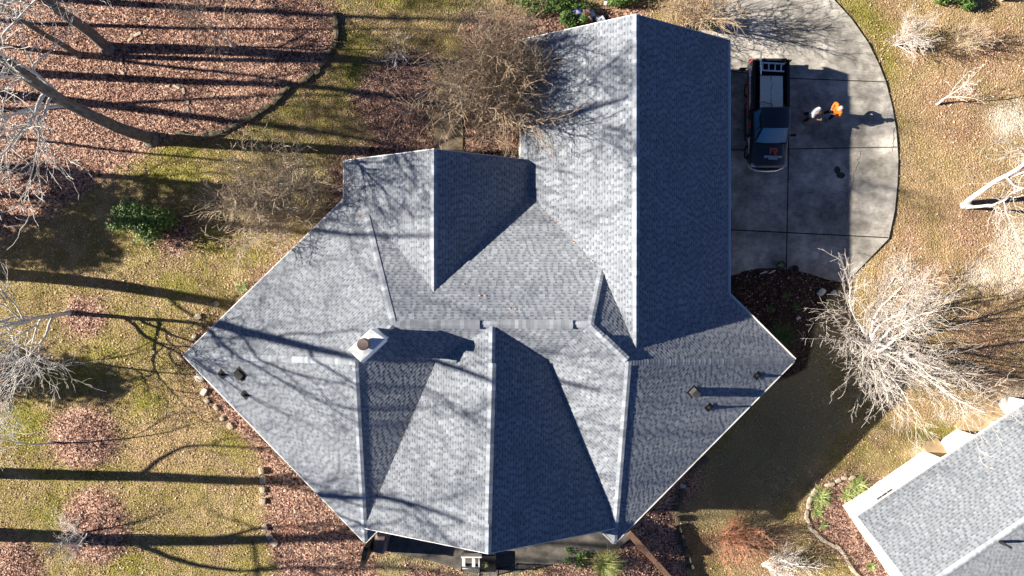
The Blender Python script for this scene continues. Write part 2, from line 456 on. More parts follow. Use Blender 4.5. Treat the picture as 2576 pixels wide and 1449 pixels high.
# ------------------------------------------------------------------ driveway, paths, patio
DRIVE = [(1760, 75), (1790, 40), (1800, -60), (2040, -60), (2096, 0), (2140, 48), (2182, 108), (2208, 160), (2226, 205), (2242, 265), (2253, 330), (2258, 400),
         (2256, 460), (2249, 530), (2234, 600), (2126, 712), (2085, 704), (2040, 690), (2000, 680), (1955, 674), (1910, 675), (1870, 682), (1840, 694), (1780, 700)]
SLAB_Z = 0.07
b = MB(); b.prism([P(x, y) for x, y in DRIVE], -0.3, SLAB_Z)
dr = b.build("driveway", M["concrete"]); tag(dr, "curved grey concrete driveway beside the garage wing", "driveway", kind="structure")
jb = MB()
def strip(mb, pts, w, z):
    for a, c in zip(pts[:-1], pts[1:]):
        a = P(*a, z); c = P(*c, z)
        d = (c - a).normalized(); nrm = Vector((-d.y, d.x, 0)) * w / 2
        mb.quad(a - nrm, c - nrm, c + nrm, a + nrm)
strip(jb, [(1800, 175), (1990, 197), (2226, 206)], 0.05, SLAB_Z + 0.004)
strip(jb, [(1800, 378), (2257, 370)], 0.05, SLAB_Z + 0.004)
strip(jb, [(1800, 576), (2235, 598)], 0.06, SLAB_Z + 0.004)
strip(jb, [(1986, 197), (1984, 374), (1978, 678)], 0.055, SLAB_Z + 0.008)
strip(jb, [(1790, 24), (1900, -10)], 0.04, SLAB_Z + 0.004)
jo = jb.build("expansion_joint", M["joint"], dr)
rng = random.Random(5)
cb = MB()
def crack(a, c, w=0.022, n=14, amp=3):
    pts = [(a[0] + (c[0] - a[0]) * i / n + rng.uniform(-amp, amp) * (0 < i < n), a[1] + (c[1] - a[1]) * i / n + rng.uniform(-amp, amp) * (0 < i < n)) for i in range(n + 1)]
    strip(cb, pts, w, SLAB_Z + 0.006)
crack((2165, 380), (2140, 480)); crack((2140, 480), (2090, 490), 0.015)
crack((2252, 320), (2245, 382), 0.02); crack((1942, 15), (1958, 85), 0.02)
crack((2140, 480), (2128, 560), 0.014)
cb.build("crack", M["joint"], dr)
sb = MB()
for (cx, cy, rx, ry) in ((2106, 428, 8, 10), (2115, 441, 11, 8), (1982, 1, 4, 3)):
    pts = [P(x + 1.6 * mnoise.noise((x * 0.3, y * 0.3, 1)), y + 1.6 * mnoise.noise((x * 0.3, y * 0.3, 7)), SLAB_Z + 0.004 + 0.001 * rx / 10) for x, y in ell(cx, cy, rx, ry, 28)]
    sb.add(pts, [tuple(range(len(pts)))[::-1]])
sb.build("oil_stain", M["stain"], dr)

b = MB(); b.prism([P(x, y) for x, y in [(1090, 420), (1092, 376), (1105, 260), (1113, 150), (1166, 150), (1166, 260), (1164, 386), (1162, 420)]], -0.2, 0.04)
M["path"] = noisy("path_concrete", (0.15, 0.12, 0.08), (0.27, 0.215, 0.15), 1.8, 0.9, 0.1)
tag(b.build("path", M["path"]), "narrow brown concrete walk leading from the rear gable", "path", kind="structure")
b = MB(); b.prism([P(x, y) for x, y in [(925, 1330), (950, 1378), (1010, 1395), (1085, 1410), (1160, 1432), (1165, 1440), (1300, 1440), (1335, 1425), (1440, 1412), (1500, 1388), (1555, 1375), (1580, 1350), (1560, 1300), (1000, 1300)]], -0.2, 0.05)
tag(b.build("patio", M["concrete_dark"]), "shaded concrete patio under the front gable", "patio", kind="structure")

# ------------------------------------------------------------------ roofs
def clip_half(poly, axis_i, val, keep_ge):
    out = []
    n = len(poly)
    for i in range(n):
        a, c = poly[i], poly[(i + 1) % n]
        da = (a[axis_i] - val) * (1 if keep_ge else -1); dc = (c[axis_i] - val) * (1 if keep_ge else -1)
        if da >= 0: out.append(a)
        if (da > 0 > dc) or (da < 0 < dc):
            t = da / (da - dc)
            out.append((a[0] + (c[0] - a[0]) * t, a[1] + (c[1] - a[1]) * t))
    return out

def slope(mb, poly, seed, exposure=0.143, thick=0.10, lift=0.0055, tabh=0.005, u0=None):
    """lay courses of laminated shingles on one planar roof slope (poly: first edge is the eave)"""
    poly = [Vector(p) for p in poly]
    rg = random.Random(seed)
    u = (poly[1] - poly[0]).normalized() if u0 is None else Vector(u0).normalized()
    n = Vector((0, 0, 0))
    for i in range(len(poly)): n += poly[i].cross(poly[(i + 1) % len(poly)])
    n.normalize()
    if n.z < 0: n = -n
    u = (u - n * u.dot(n)).normalized()
    v = n.cross(u).normalized()
    if v.z < 0: v = -v
    o = poly[0]
    loc = [((p - o).dot(u), (p - o).dot(v)) for p in poly]
    bmin = min(q[1] for q in loc); bmax = max(q[1] for q in loc)
    W = lambda a, b_, h: o + u * a + v * b_ + n * h
    # deck slab under the shingles
    k = len(poly)
    up = [p - n * 0.004 for p in poly]; dn = [p - n * thick for p in poly]
    mb.add(up + dn, [tuple(range(k)), tuple(range(2 * k - 1, k - 1, -1))] + [(i, k + i, k + (i + 1) % k, (i + 1) % k) for i in range(k)], 0, 0.5)
    b0 = bmin; row = 0
    while b0 < bmax - 1e-4:
        b1 = min(b0 + exposure, bmax)
        cp = clip_half(clip_half(loc, 1, b0, True), 1, b1, False)
        if len(cp) >= 3:
            amin = min(q[0] for q in cp); amax = max(q[0] for q in cp)
            a = amin - rg.random() * 0.35; raised = rg.random() < 0.5
            while a < amax:
                w = (0.21 if raised else 0.125) * rg.uniform(0.6, 1.45)
                full = clip_half(clip_half(cp, 0, a, True), 0, a + w, False)
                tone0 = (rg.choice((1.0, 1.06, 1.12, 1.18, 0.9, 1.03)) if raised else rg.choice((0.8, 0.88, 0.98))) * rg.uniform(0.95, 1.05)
                # dark granule band plus painted tab shadow in gaps; painted course shadow along tab tops
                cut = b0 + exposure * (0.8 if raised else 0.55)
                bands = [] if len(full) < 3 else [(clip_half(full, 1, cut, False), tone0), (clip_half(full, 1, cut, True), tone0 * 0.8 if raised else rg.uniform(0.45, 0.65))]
                for cell, tone in bands:
                    if len(cell) < 3: continue
                    hh = tabh if raised else 0.0
                    hf = lambda bb: lift * (1 - (bb - b0) / exposure) + hh
                    m = len(cell)
                    s = sum(cell[i][0] * cell[(i + 1) % m][1] - cell[(i + 1) % m][0] * cell[i][1] for i in range(m))
                    if s < 0: cell = cell[::-1]
                    top = [W(q[0], q[1], hf(q[1])) for q in cell]
                    low = [W(q[0], q[1], -0.004) for q in cell]
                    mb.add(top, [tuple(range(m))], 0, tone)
                    for i in range(m):
                        c0, c1 = cell[i], cell[(i + 1) % m]
                        if abs(c0[1] - b1) < 1e-6 and abs(c1[1] - b1) < 1e-6: continue
                        edge_front = abs(c0[1] - b0) < 1e-6 and abs(c1[1] - b0) < 1e-6
                        if edge_front or raised:
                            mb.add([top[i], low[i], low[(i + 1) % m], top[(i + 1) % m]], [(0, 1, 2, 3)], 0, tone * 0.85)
                a += w; raised = not raised
        b0 += exposure; row += 1

def ridge_caps(mb, a, c, n1, n2, w=0.14, piece=0.15, lift=0.03, seed=1, toneb=1.15, vent=False):
    """overlapping V-shaped cap pieces along a ridge or hip, laid from a (low) to c (high)"""
    rg = random.Random(seed)
    a = Vector(a); c = Vector(c); L = (c - a).length; d = (c - a).normalized()
    s = []
    for nn in (Vector(n1), Vector(n2)):
        x = d.cross(nn).normalized()
        if x.z > 0.0001 or (abs(x.z) <= 0.0001): x = -x if x.z > 0 else x
        s.append(x)
    up = (Vector(n1) + Vector(n2)).normalized()
    k = max(1, int(L / piece)); st = L / k
    for i in range(k):
        p0 = a + d * (i * st); p1 = a + d * ((i + 1) * st + 0.02)
        t = toneb * rg.choice((0.82, 0.92, 1.0, 1.1, 1.25)) * rg.uniform(0.95, 1.05)
        h0 = lift + 0.012; h1 = lift
        e = 0.012
        A0 = p0 + up * h0; A1 = p1 + up * h1
        for sd, nn in ((s[0], Vector(n1)), (s[1], Vector(n2))):
            B0 = p0 + sd * w + nn * (h0); B1 = p1 + sd * w + nn * (h1)
            fl = 0.035 if vent else 0.012
            D0 = p0 + sd * (w + fl); D1 = p1 + sd * (w + fl)
            ft = 0.1 if vent else 0.55
            q = [A0, A1, B1, B0]
            nrm = (q[1] - q[0]).cross(q[2] - q[1])
            f = (0, 1, 2, 3) if nrm.dot(up) > 0 else (3, 2, 1, 0)
            mb.add(q, [f], 0, t)
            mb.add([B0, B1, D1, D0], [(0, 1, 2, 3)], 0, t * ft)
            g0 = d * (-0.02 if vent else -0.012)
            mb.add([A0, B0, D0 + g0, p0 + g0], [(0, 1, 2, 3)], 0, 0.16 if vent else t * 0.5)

def plane_from(p, q, direction_in, pitch):
    """roof plane through eave points p, q rising towards direction_in; returns f(x,y)->z and unit normal"""
    p = Vector(p); q = Vector(q)
    e = Vector((q.x - p.x, q.y - p.y, 0)).normalized()
    inn = Vector((-e.y, e.x, 0))
    if inn.dot(Vector((direction_in[0], direction_in[1], 0))) < 0: inn = -inn
    f = lambda x, y: p.z + pitch * ((x - p.x) * inn.x + (y - p.y) * inn.y)
    n = Vector((-pitch * inn.x, -pitch * inn.y, 1)).normalized()
    return f, n, inn

ZE = 3.3; ZP = 6.9
EL = P(463, 894, ZE); EB1 = P(918, 1363, ZE); ENW = P(866, 502, ZE)
ER = P(1998, 907, ZE); EB2 = P(1545, 1366, ZE); ENE = P(1829, 738, ZE)
PL = P(893, 910, ZP); PR = P(1581, 912, ZP)
def ridge_end(p, e0, e1, y):
    d = e1 - e0; return p + Vector((d.x, d.y, 0)) * ((y - p.y) / d.y)
RIDGE_Y = P(0, 816, ZP).y
QL = ridge_end(PL, EL, ENW, RIDGE_Y); QR = ridge_end(PR, ER, ENE, RIDGE_Y)      # ridges run parallel to their eaves
def plane_n(a, b_, c):
    n = (Vector(b_) - Vector(a)).cross(Vector(c) - Vector(a)).normalized()
    return n if n.z > 0 else -n
N_SW = plane_n(EL, EB1, PL); N_NW = plane_n(EL, ENW, PL); N_SE = plane_n(ER, EB2, PR); N_NE = plane_n(ER, ENE, PR)
PIT = 0.53
N_N = Vector((0, PIT, 1)).normalized(); N_S = Vector((0, -0.76, 1)).normalized()

def down_line(p, n1, n2, dz):
    """walk from p along the intersection of two planes (normals n1,n2) until dropped by dz"""
    d = n1.cross(n2).normalized()
    if d.z > 0: d = -d
    return Vector(p) + d * (dz / -d.z)
dL = (QL - PL).normalized(); dR = (QR - PR).normalized()
N_LSE = plane_n(PL, QL, EB1); N_RSW = plane_n(PR, QR, EB2)
HNL = down_line(QL, N_NW, N_N, ZP - ZE)          # north-west hip foot
HNR = down_line(QR, N_NE, N_N, ZP - ZE)
VL = down_line(QL, N_LSE, N_S, 3.0)              # valleys under the front gable
VR = down_line(QR, N_RSW, N_S, 3.0)

house = empty("house", (0, 0, 0))
tag(house, "grey shingled house with angled hip roof wings and a long garage wing", "house")
mr = MB()
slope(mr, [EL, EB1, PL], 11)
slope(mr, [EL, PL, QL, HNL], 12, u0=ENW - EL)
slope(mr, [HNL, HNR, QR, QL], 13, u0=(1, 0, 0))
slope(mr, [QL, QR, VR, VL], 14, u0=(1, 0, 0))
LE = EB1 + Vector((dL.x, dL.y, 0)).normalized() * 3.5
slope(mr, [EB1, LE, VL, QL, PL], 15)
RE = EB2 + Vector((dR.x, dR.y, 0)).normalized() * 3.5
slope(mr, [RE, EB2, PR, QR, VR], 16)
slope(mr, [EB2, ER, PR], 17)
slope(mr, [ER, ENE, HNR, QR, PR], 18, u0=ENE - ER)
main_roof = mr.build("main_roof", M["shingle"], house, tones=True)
cm = MB()
ridge_caps(cm, EL, PL, N_NW, N_SW, seed=1)
ridge_caps(cm, EB1, PL, N_SW, N_LSE, seed=2)
ridge_caps(cm, PL, QL, N_NW, N_LSE, seed=3)
ridge_caps(cm, HNL, QL, N_NW, N_N, seed=4)
ridge_caps(cm, HNR, QR, N_NE, N_N, seed=5)
ridge_caps(cm, QL, QR, N_N, N_S, seed=6)
ridge_caps(cm, PR, QR, N_NE, N_RSW, seed=7)
ridge_caps(cm, EB2, PR, N_SE, N_RSW, seed=8)
ridge_caps(cm, ER, PR, N_SE, N_NE, seed=9, toneb=0.9)
cm.build("ridge_cap", M["cap"], main_roof, tones=True)
for (x0, x1, sd) in ((1012, 1206, 31), (1256, 1440, 32)):
    vb = MB(); ridge_caps(vb, P(x0, 815.5, ZP), P(x1, 816.5, ZP), N_N, N_S, w=0.17, piece=0.17, lift=0.1, seed=sd, toneb=1.05, vent=True)
    vb.build("ridge_vent", M["cap"], main_roof, tones=True)
vb = MB(); ridge_caps(vb, P(1577, 905, ZP), P(1520, 850, ZP), N_NE, N_RSW, w=0.14, piece=0.17, lift=0.09, seed=33, vent=True)
vb.build("ridge_vent", M["cap"], main_roof, tones=True)

def gable_roof(name, xr, zr, xl, xe, y0, y1, zl, ze_, seed, xr1=None):
    """ridge along y at xr from y0 (gable end) to y1 (buried end); slopes drop to xl and xe"""
    if xr1 is None: xr1 = xr
    r0 = Vector((xr, y0, zr)); r1 = Vector((xr1, y1, zr)); ddx = xr1 - xr
    l0 = Vector((xl, y0, zl)); l1 = Vector((xl + ddx, y1, zl)); e0 = Vector((xe, y0, ze_)); e1 = Vector((xe + ddx, y1, ze_))
    mb_ = MB()
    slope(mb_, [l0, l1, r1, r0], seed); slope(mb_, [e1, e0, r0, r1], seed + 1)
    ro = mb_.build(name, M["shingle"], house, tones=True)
    nl = plane_n(l0, l1, r1); nr = plane_n(e0, e1, r1)
    cb_ = MB(); ridge_caps(cb_, r0, r1, nl, nr, seed=seed + 7)
    cb_.build("ridge_cap", M["cap"], ro, tones=True)
    return ro, nl, nr

GXL, GXR, GRX, GRZ = P(1311, 0, ZE).x, P(1831, 0, ZE).x, 5.66, 6.47
GY0 = P(0, 100, ZE).y
garage_roof, gnl, gnr = gable_roof("garage_roof", GRX, GRZ, GXL, GXR, GY0, -3.2, ZE, ZE, 41)
SRX, SRZ = -3.6, 6.1
SXL = P(867, 0, 3.3).x; SXR = SRX + (SRX - SXL); SY0 = P(0, 404, 3.3).y
rear_roof, snl, snr = gable_roof("rear_gable_roof", SRX, SRZ, SXL, SXR, SY0, -2.5, 3.3, 3.3, 51)
FZ = 6.87; FY0 = -11.95
front_roof, fnl, fnr = gable_roof("front_gable_roof", -1.07, FZ, -7.75, 5.55, FY0, -1.55, FZ - 0.515 * 6.68, FZ - 0.52 * 6.62, 61, -0.88)
for (rr, x, z, ya, yb, na, nb, sd) in ((garage_roof, GRX, GRZ, GY0 - 1.2, 0.6, gnl, gnr, 71), (rear_roof, SRX, SRZ, SY0 - 1.2, 1.4, snl, snr, 72), (front_roof, -0.98, FZ, -10.6, -3.4, fnl, fnr, 73)):
    vb = MB(); ridge_caps(vb, (x - (0.1 if rr is front_roof else 0) + 0.0, ya, z), (x + (0.1 if rr is front_roof else 0), yb, z), na, nb, w=0.14, piece=0.17, lift=0.08, seed=sd, vent=True)
    vb.build("ridge_vent", M["cap"], rr, tones=True)

# gutters, fascia, rake boards
def gutter(a, c, out, parent=house, w=0.14, name="gutter"):
    a = Vector(a); c = Vector(c); out = Vector((out[0], out[1], 0)).normalized()
    gb = MB(); z0 = Vector((0, 0, 0.005)); d = Vector((0, 0, -0.11))
    i0, i1 = a + out * 0.012, c + out * 0.012; o0, o1 = a + out * w, c + out * w
    lip = out * -0.02
    # U-shaped trough: back, floor, front with a rolled lip
    gb.quad(i0 + d, i0 + z0, i1 + z0, i1 + d); gb.quad(i0 + d, i1 + d, o1 + d * 0.95, o0 + d * 0.95)
    gb.quad(o0 + d * 0.95, o1 + d * 0.95, o1 + z0, o0 + z0); gb.quad(o0 + z0, o1 + z0, o1 + z0 + lip * 2.2, o0 + z0 + lip * 2.2)
    gb.quad(i0 + d * 0.45, i1 + d * 0.45, o1 + lip + d * 0.45, o0 + lip + d * 0.45)
    gb.quad(i0 + d, o0 + d * 0.95, o0 + z0, i0 + z0); gb.quad(i1 + z0, o1 + z0, o1 + d * 0.95, i1 + d)
    return gb.build(name, M["white"], parent)
gutter((GXR, GY0, ZE), (GXR, ENE.y + 0.05, ZE), (1, 0))
gutter((GXL, GY0 - 0.0, ZE), (GXL, SY0 + 0.02, ZE), (-1, 0), w=0.07)
gutter(ER, ENE + (ER - ENE).normalized() * 0.02, (0.7, 0.7)); gutter(EB2, ER, (0.7, -0.7), w=0.07)
gutter(EL, ENW, (-0.7, 0.72), w=0.07); gutter(EL, EB1, (-0.72, -0.69), w=0.07)
gutter((SXL, SY0, 3.3), (SXL, ENW.y, 3.3), (-1, 0), w=0.08)
gutter(EB1, EB1 + Vector((dL.x, dL.y, 0)).normalized() * 1.2, (0.72, -0.69), w=0.09); gutter(EB2, EB2 + Vector((dR.x, dR.y, 0)).normalized() * 1.2, (-0.72, -0.69), w=0.09)
def rake(a, c, out, parent):
    a = Vector(a); c = Vector(c); o_ = Vector(out) * 0.035
    rb = MB(); d = Vector((0, 0, -0.17)); t = Vector((0, 0, -0.005))
    vs = [a + t, a + d, c + d, c + t]; vs2 = [p + o_ for p in vs]
    rb.add(vs + vs2, [(3, 2, 1, 0), (4, 5, 6, 7), (0, 4, 7, 3), (1, 2, 6, 5), (0, 1, 5, 4), (3, 7, 6, 2)])
    rb.build("rake_board", M["white"], parent)
rake((GXL, GY0, ZE), (GRX, GY0, GRZ), (0, 1, 0), garage_roof); rake((GXR, GY0, ZE), (GRX, GY0, GRZ), (0, 1, 0), garage_roof)
rake((SXL, SY0, 3.3), (SRX, SY0, SRZ), (0, 1, 0), rear_roof); rake((GXL - 0.06, SY0, SRZ - (GXL - SRX) * (SRZ - 3.3) / (SRX - SXL)), (SRX, SY0, SRZ), (0, 1, 0), rear_roof)
rake((-7.55, FY0, FZ - 0.515 * 6.48), (-1.07, FY0, FZ), (0, -1, 0), front_roof); rake((5.4, FY0, FZ - 0.52 * 6.47), (-1.07, FY0, FZ), (0, -1, 0), front_roof)

# walls below the roofs
def inset_poly(pts, d):
    n = len(pts); out = []
    for i in range(n):
        a, b_, c = Vector(pts[i - 1][:2]), Vector(pts[i][:2]), Vector(pts[(i + 1) % n][:2])
        e1 = (b_ - a).normalized(); e2 = (c - b_).normalized()
        n1 = Vector((-e1.y, e1.x)); n2 = Vector((-e2.y, e2.x))
        m_ = (n1 + n2).normalized(); out.append(b_ + m_ * d / max(0.3, m_.dot(n1)))
    return out
ring = [EL, EB1, LE, RE, EB2, ER, ENE, HNR, HNL]
wb = MB(); wb.prism(inset_poly(ring, 0.45), -2.4, ZE - 0.12); wb.build("main_wall", M["siding"], house)
def gable_wall(name, xl, xr, xm, zl, zm, ya, yb):
    g_ = MB(); prof = [(xl, -0.3), (xr, -0.3), (xr, zl), (xm, zm), (xl, zl)]
    a_ = [(x, ya, z) for x, z in prof]; c_ = [(x, yb, z) for x, z in prof]
    g_.add(a_ + c_, [(4, 3, 2, 1, 0), (5, 6, 7, 8, 9)] + [(i, (i + 1) % 5, 5 + (i + 1) % 5, 5 + i) for i in range(5)])
    return g_.build(name, M["siding"], house)
gw = gable_wall("garage_wall", GXL + 0.4, GXR - 0.45, GRX, ZE + 0.05, GRZ - 0.2, GY0 - 0.35, 0)
for yy in (10.2, 6.6, 3.0):
    g_ = MB(); g_.box((GXR - 0.44, yy, 1.08), (0.06, 2.6, 2.1))
    for k in range(4): g_.box((GXR - 0.405, yy, 0.32 + 0.5 * k), (0.03, 2.5, 0.44))
    g_.build("garage_door", M["white"], house)
gable_wall("rear_gable_wall", SXL + 0.4, GXL + 0.3, SRX, 3.2, SRZ - 0.25, SY0 - 0.35, 1.0)
gable_wall("front_gable_wall", -6.0, 4.1, -1.0, 4.0, FZ - 0.2, FY0 + 1.2, -3)
db = MB()
dbc = Vector((GXL - 0.09, SY0 + 0.55, 0))
db.tube([(GXL - 0.05, SY0 + 0.75, 2.98), (GXL - 0.05, SY0 + 0.05, 2.9), (GXL - 0.05, SY0 + 0.02, 2.7)], [0.055] * 3, 8)
db.build("downspout", M["white"], house)

# chimney chase with metal cap and flue
cz = 8.15
cc = [P(876, 880, cz), P(907, 910, cz), P(968, 853, cz), P(932, 827, cz)]
cen = sum(cc, Vector()) / 4
ch = MB(); ch.prism([cen + (p - cen) * 0.93 for p in cc], 5.2, cz - 0.06)
ch_o = ch.build("chimney", M["galv"], house)
cp = MB(); lo = [p + Vector((0, 0, -0.09)) for p in cc]; hi = [p.copy() for p in cc]; top = cen + Vector((0, 0, 0.14))
rg = [cen + (p - cen) * 0.28 + Vector((0, 0, 0.06)) for p in cc]
cp.add(lo + hi, [(0, 1, 5, 4), (1, 2, 6, 5), (2, 3, 7, 6), (3, 0, 4, 7), (3, 2, 1, 0)])
cp.add(hi + rg, [(0, 1, 5, 4), (1, 2, 6, 5), (2, 3, 7, 6), (3, 0, 4, 7), (4, 5, 6, 7)])
cp.build("chimney_cap", M["galv"], ch_o)
cp2 = MB(); e1 = (cc[2] - cc[1]).normalized(); o2 = Vector((e1.y, -e1.x, 0)) * 0.12
cp2.add([cc[1] + o2 + Vector((0, 0, -0.2)), cc[2] + o2 + Vector((0, 0, -0.2)), cc[2] + Vector((0, 0, -0.03)), cc[1] + Vector((0, 0, -0.03)),
         cc[1] + o2 + Vector((0, 0, -0.23)), cc[2] + o2 + Vector((0, 0, -0.23)), cc[2] + Vector((0, 0, -0.08)), cc[1] + Vector((0, 0, -0.08))],
        [(0, 1, 2, 3), (7, 6, 5, 4), (0, 4, 5, 1), (1, 5, 6, 2), (3, 7, 4, 0), (2, 6, 7, 3)])
cp2.build("drip_flashing", M["galv"], ch_o)
fl = MB(); fc = P(914, 866, cz + 0.4); fl.lathe([(0.17, -0.4), (0.17, 0.2), (0.26, 0.2), (0.26, 0.5), (0.235, 0.53)], (fc.x, fc.y, cz), 24)
fl.build("flue", M["flue"], ch_o)

# roof vents
def on_plane(px_, py_, pt, n):
    z = 5.0
    for _ in range(12):
        q = P(px_, py_, z); z = pt.z - (n.x * (q.x - pt.x) + n.y * (q.y - pt.y)) / n.z
    return P(px_, py_, z)
def pipe_vent(px_, py_, pt, n, h=0.32, r=0.045, m="blackplastic"):
    q = on_plane(px_, py_, pt, n); v_ = MB()
    v_.lathe([(0.12, -0.06), (0.11, 0.05), (0.07, 0.09), (r, 0.1), (r, h), (r * 0.75, h), (r * 0.7, h - 0.05)], tuple(q), 14)
    a_ = n.cross(Vector((0, 0, 1))).normalized(); b2 = n.cross(a_)
    v_.add([q + n * 0.03 + a_ * 0.2 + b2 * 0.2, q + n * 0.03 - a_ * 0.2 + b2 * 0.2, q + n * 0.03 - a_ * 0.2 - b2 * 0.2, q + n * 0.03 + a_ * 0.2 - b2 * 0.2], [(0, 1, 2, 3)])
    v_.build("pipe_vent", M[m], main_roof, smooth=False)
def box_vent(px_, py_, pt, n, m, h=0.16, s=0.36, drop=0.05):
    q = on_plane(px_, py_, pt, n); u_ = Vector((-n.y, n.x, 0)).normalized(); v2 = n.cross(u_)
    if v2.z < 0: v2 = -v2
    vb_ = MB()
    lo_ = [q + u_ * sx * s / 2 + v2 * sy * s / 2 for sx, sy in ((-1, -1), (1, -1), (1, 1), (-1, 1))]
    hi_ = [q + u_ * sx * s * 0.46 + v2 * (sy * s * 0.46) + n * (h if sy < 0 else drop) for sx, sy in ((-1, -1), (1, -1), (1, 1), (-1, 1))]
    vb_.add(lo_ + hi_, [(4, 5, 6, 7), (0, 1, 5, 4), (1, 2, 6, 5), (2, 3, 7, 6), (3, 0, 4, 7), (3, 2, 1, 0)])
    fl_ = [q + n * 0.028 + u_ * sx * s * 0.75 + v2 * sy * s * 0.75 for sx, sy in ((-1, -1), (1, -1), (1, 1), (-1, 1))]
    vb_.add(fl_, [(0, 1, 2, 3)])
    vb_.build("box_vent", M[m], main_roof)
pipe_vent(559, 941, PL, N_SW); pipe_vent(617, 993, PL, N_SW)
box_vent(605, 941, PL, N_SW, "blackplastic", 0.2, 0.4, 0.12)
box_vent(1743, 985, PR, N_SE, "greyplastic", 0.34, 0.36, 0.26); pipe_vent(1783, 1024, PR, N_SE, 0.42, 0.05); pipe_vent(1905, 944, PR, N_SE, 0.34, 0.04)

# ------------------------------------------------------------------ neighbouring house
nb_ = empty("neighbour_house"); tag(nb_, "white walled house with pale grey shingles in the lower right corner", "house")
NZ = P(2120, 1272).z
NW0 = P(2120, 1272, NZ); along = (P(2532, 996, NZ) - NW0).normalized(); along.z = 0; along.normalize()
inn = Vector((-along.y, along.x, 0)); inn = -inn if inn.dot(Vector((1, -1, 0))) < 0 else inn
ZN = 2.45; ZNR = 4.0
def nwp(s, d, z=0.0): return NW0 + along * s + inn * d + Vector((0, 0, z))
def s_at(dx, dy): return (P(dx, dy, NZ) - NW0).dot(along)
sA0, sA1, sB0, sB1, sEnd = s_at(2327, 1138), s_at(2362, 1113), s_at(2408, 1082), s_at(2507, 1018), s_at(2532, 996)
wlb = MB()
def wall_seg(mb_, s0, s1, d0, d1, z0=-0.3, z1=ZN):
    mb_.prism([nwp(s0, d0), nwp(s1, d0), nwp(s1, d1), nwp(s0, d1)][::-1], NZ + z0, NZ + z1)
wall_seg(wlb, 0, sA0, 0, 0.2); wall_seg(wlb, sA1, sB0, 0, 0.2); wall_seg(wlb, sB1, sEnd, 0, 0.2)
wall_seg(wlb, sA0 - 0.15, sA1 + 0.15, 1.1, 1.3); wall_seg(wlb, sA1, sA1 + 0.2, 0.203, 1.097); wall_seg(wlb, sA0 - 0.2, sA0, 0.203, 1.097)
wall_seg(wlb, sB0 - 0.2, sB1 + 0.15, 2.4, 2.6); wall_seg(wlb, sB1, sB1 + 0.2, 0.203, 2.397); wall_seg(wlb, sB0 - 0.2, sB0, 0.203, 2.397)
wall_seg(wlb, 0, 0.2, 0.203, 9.5); wall_seg(wlb, sEnd - 0.2, sEnd, 0.203, 5)
wlb.build("wall", M["white"], nb_)
fb = MB(); wall_seg(fb, sA0, sA1, -0.25, 1.1, -0.2, 0.2); wall_seg(fb, sB0, sB1, -0.28, 2.4, -0.2, 0.2)
fb.build("porch_floor", M["concrete_tan"], nb_)
nr_c = P(2156, 1299, NZ + ZN + 0.1)
d0 = (nr_c - NW0).dot(inn); s0 = (nr_c - NW0).dot(along)
q = P(2576, 1309, NZ + ZNR); drg = (q - NW0).dot(inn)
rise = ZNR - (ZN + 0.1)
nrm_ = MB(); L_ = 22
E0 = nwp(s0, d0, ZN + 0.1); E1 = nwp(s0 + L_, d0, ZN + 0.1); R0 = nwp(s0, drg, ZNR); R1 = nwp(s0 + L_, drg, ZNR)
F0 = nwp(s0, 2 * drg - d0, ZN + 0.1); F1 = nwp(s0 + L_, 2 * drg - d0, ZN + 0.1)
def trim_far_(poly): return poly
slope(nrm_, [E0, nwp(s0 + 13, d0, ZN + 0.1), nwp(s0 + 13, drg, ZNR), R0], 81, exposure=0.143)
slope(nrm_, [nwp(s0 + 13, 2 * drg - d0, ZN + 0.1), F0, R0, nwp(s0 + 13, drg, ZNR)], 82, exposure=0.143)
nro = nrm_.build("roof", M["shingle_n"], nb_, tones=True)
nA = plane_n(E0, E1, R0); nB = plane_n(F0, F1, R0)
cb_ = MB(); ridge_caps(cb_, R0, nwp(s0 + 13, drg, ZNR), nA, nB, seed=83, w=0.15, piece=0.16); cb_.build("ridge_cap", M["cap"], nro, tones=True)
gutter(E0, nwp(s0 + 13, d0, ZN + 0.1), -inn, nb_, 0.05, "gutter")
rake(E0, R0, -along * 1.0, nro); rake(F0, R0, -along * 1.0, nro)
gwl = MB(); gwl.add([nwp(s0 + 0.35, d0 + 0.35, ZN - 0.1), nwp(s0 + 0.35, 2 * drg - d0 - 0.35, ZN - 0.1), nwp(s0 + 0.35, drg, ZNR - 0.2)], [(0, 1, 2)])
gwl.build("gable_wall", M["white"], nb_)
pv = MB(); qv = P(2533, 1372, NZ + ZNR + 0.4)
pv.lathe([(0.09, -1.2), (0.09, -0.15), (0.06, -0.12), (0.06, 0.3), (0.05, 0.3)], tuple(qv), 12); pv.build("pipe_vent", M["blackplastic"], nro)
wv = MB()
for k in range(3):
    pp = nwp(s_at(2222 - 30, 1248 - 5) + 0.35 * k - 0.15, -0.012, 1.55); wv.box(pp, (0.3, 0.03, 0.32), math.atan2(along.y, along.x))
wv.build("wall_grille", M["greyplastic"], nb_)
wl = MB(); wl.lathe([(0.05, 0), (0.11, 0.02), (0.11, 0.1), (0.05, 0.14)], tuple(nwp(5.6, -0.12, 1.9)), 12); wl.build("wall_lamp", M["galv"], nb_)

# ------------------------------------------------------------------ bare trees and shrubs
ZV = Vector((0, 0, 1))
def rand_dir_about(d, ang, rg):
    a = d.cross(ZV)
    if a.length < 1e-3: a = Vector((1, 0, 0))
    a.normalize(); b_ = d.cross(a).normalized(); ph = rg.uniform(0, 2 * math.pi)
    return (d * math.cos(ang) + (a * math.cos(ph) + b_ * math.sin(ph)) * math.sin(ang)).normalized()

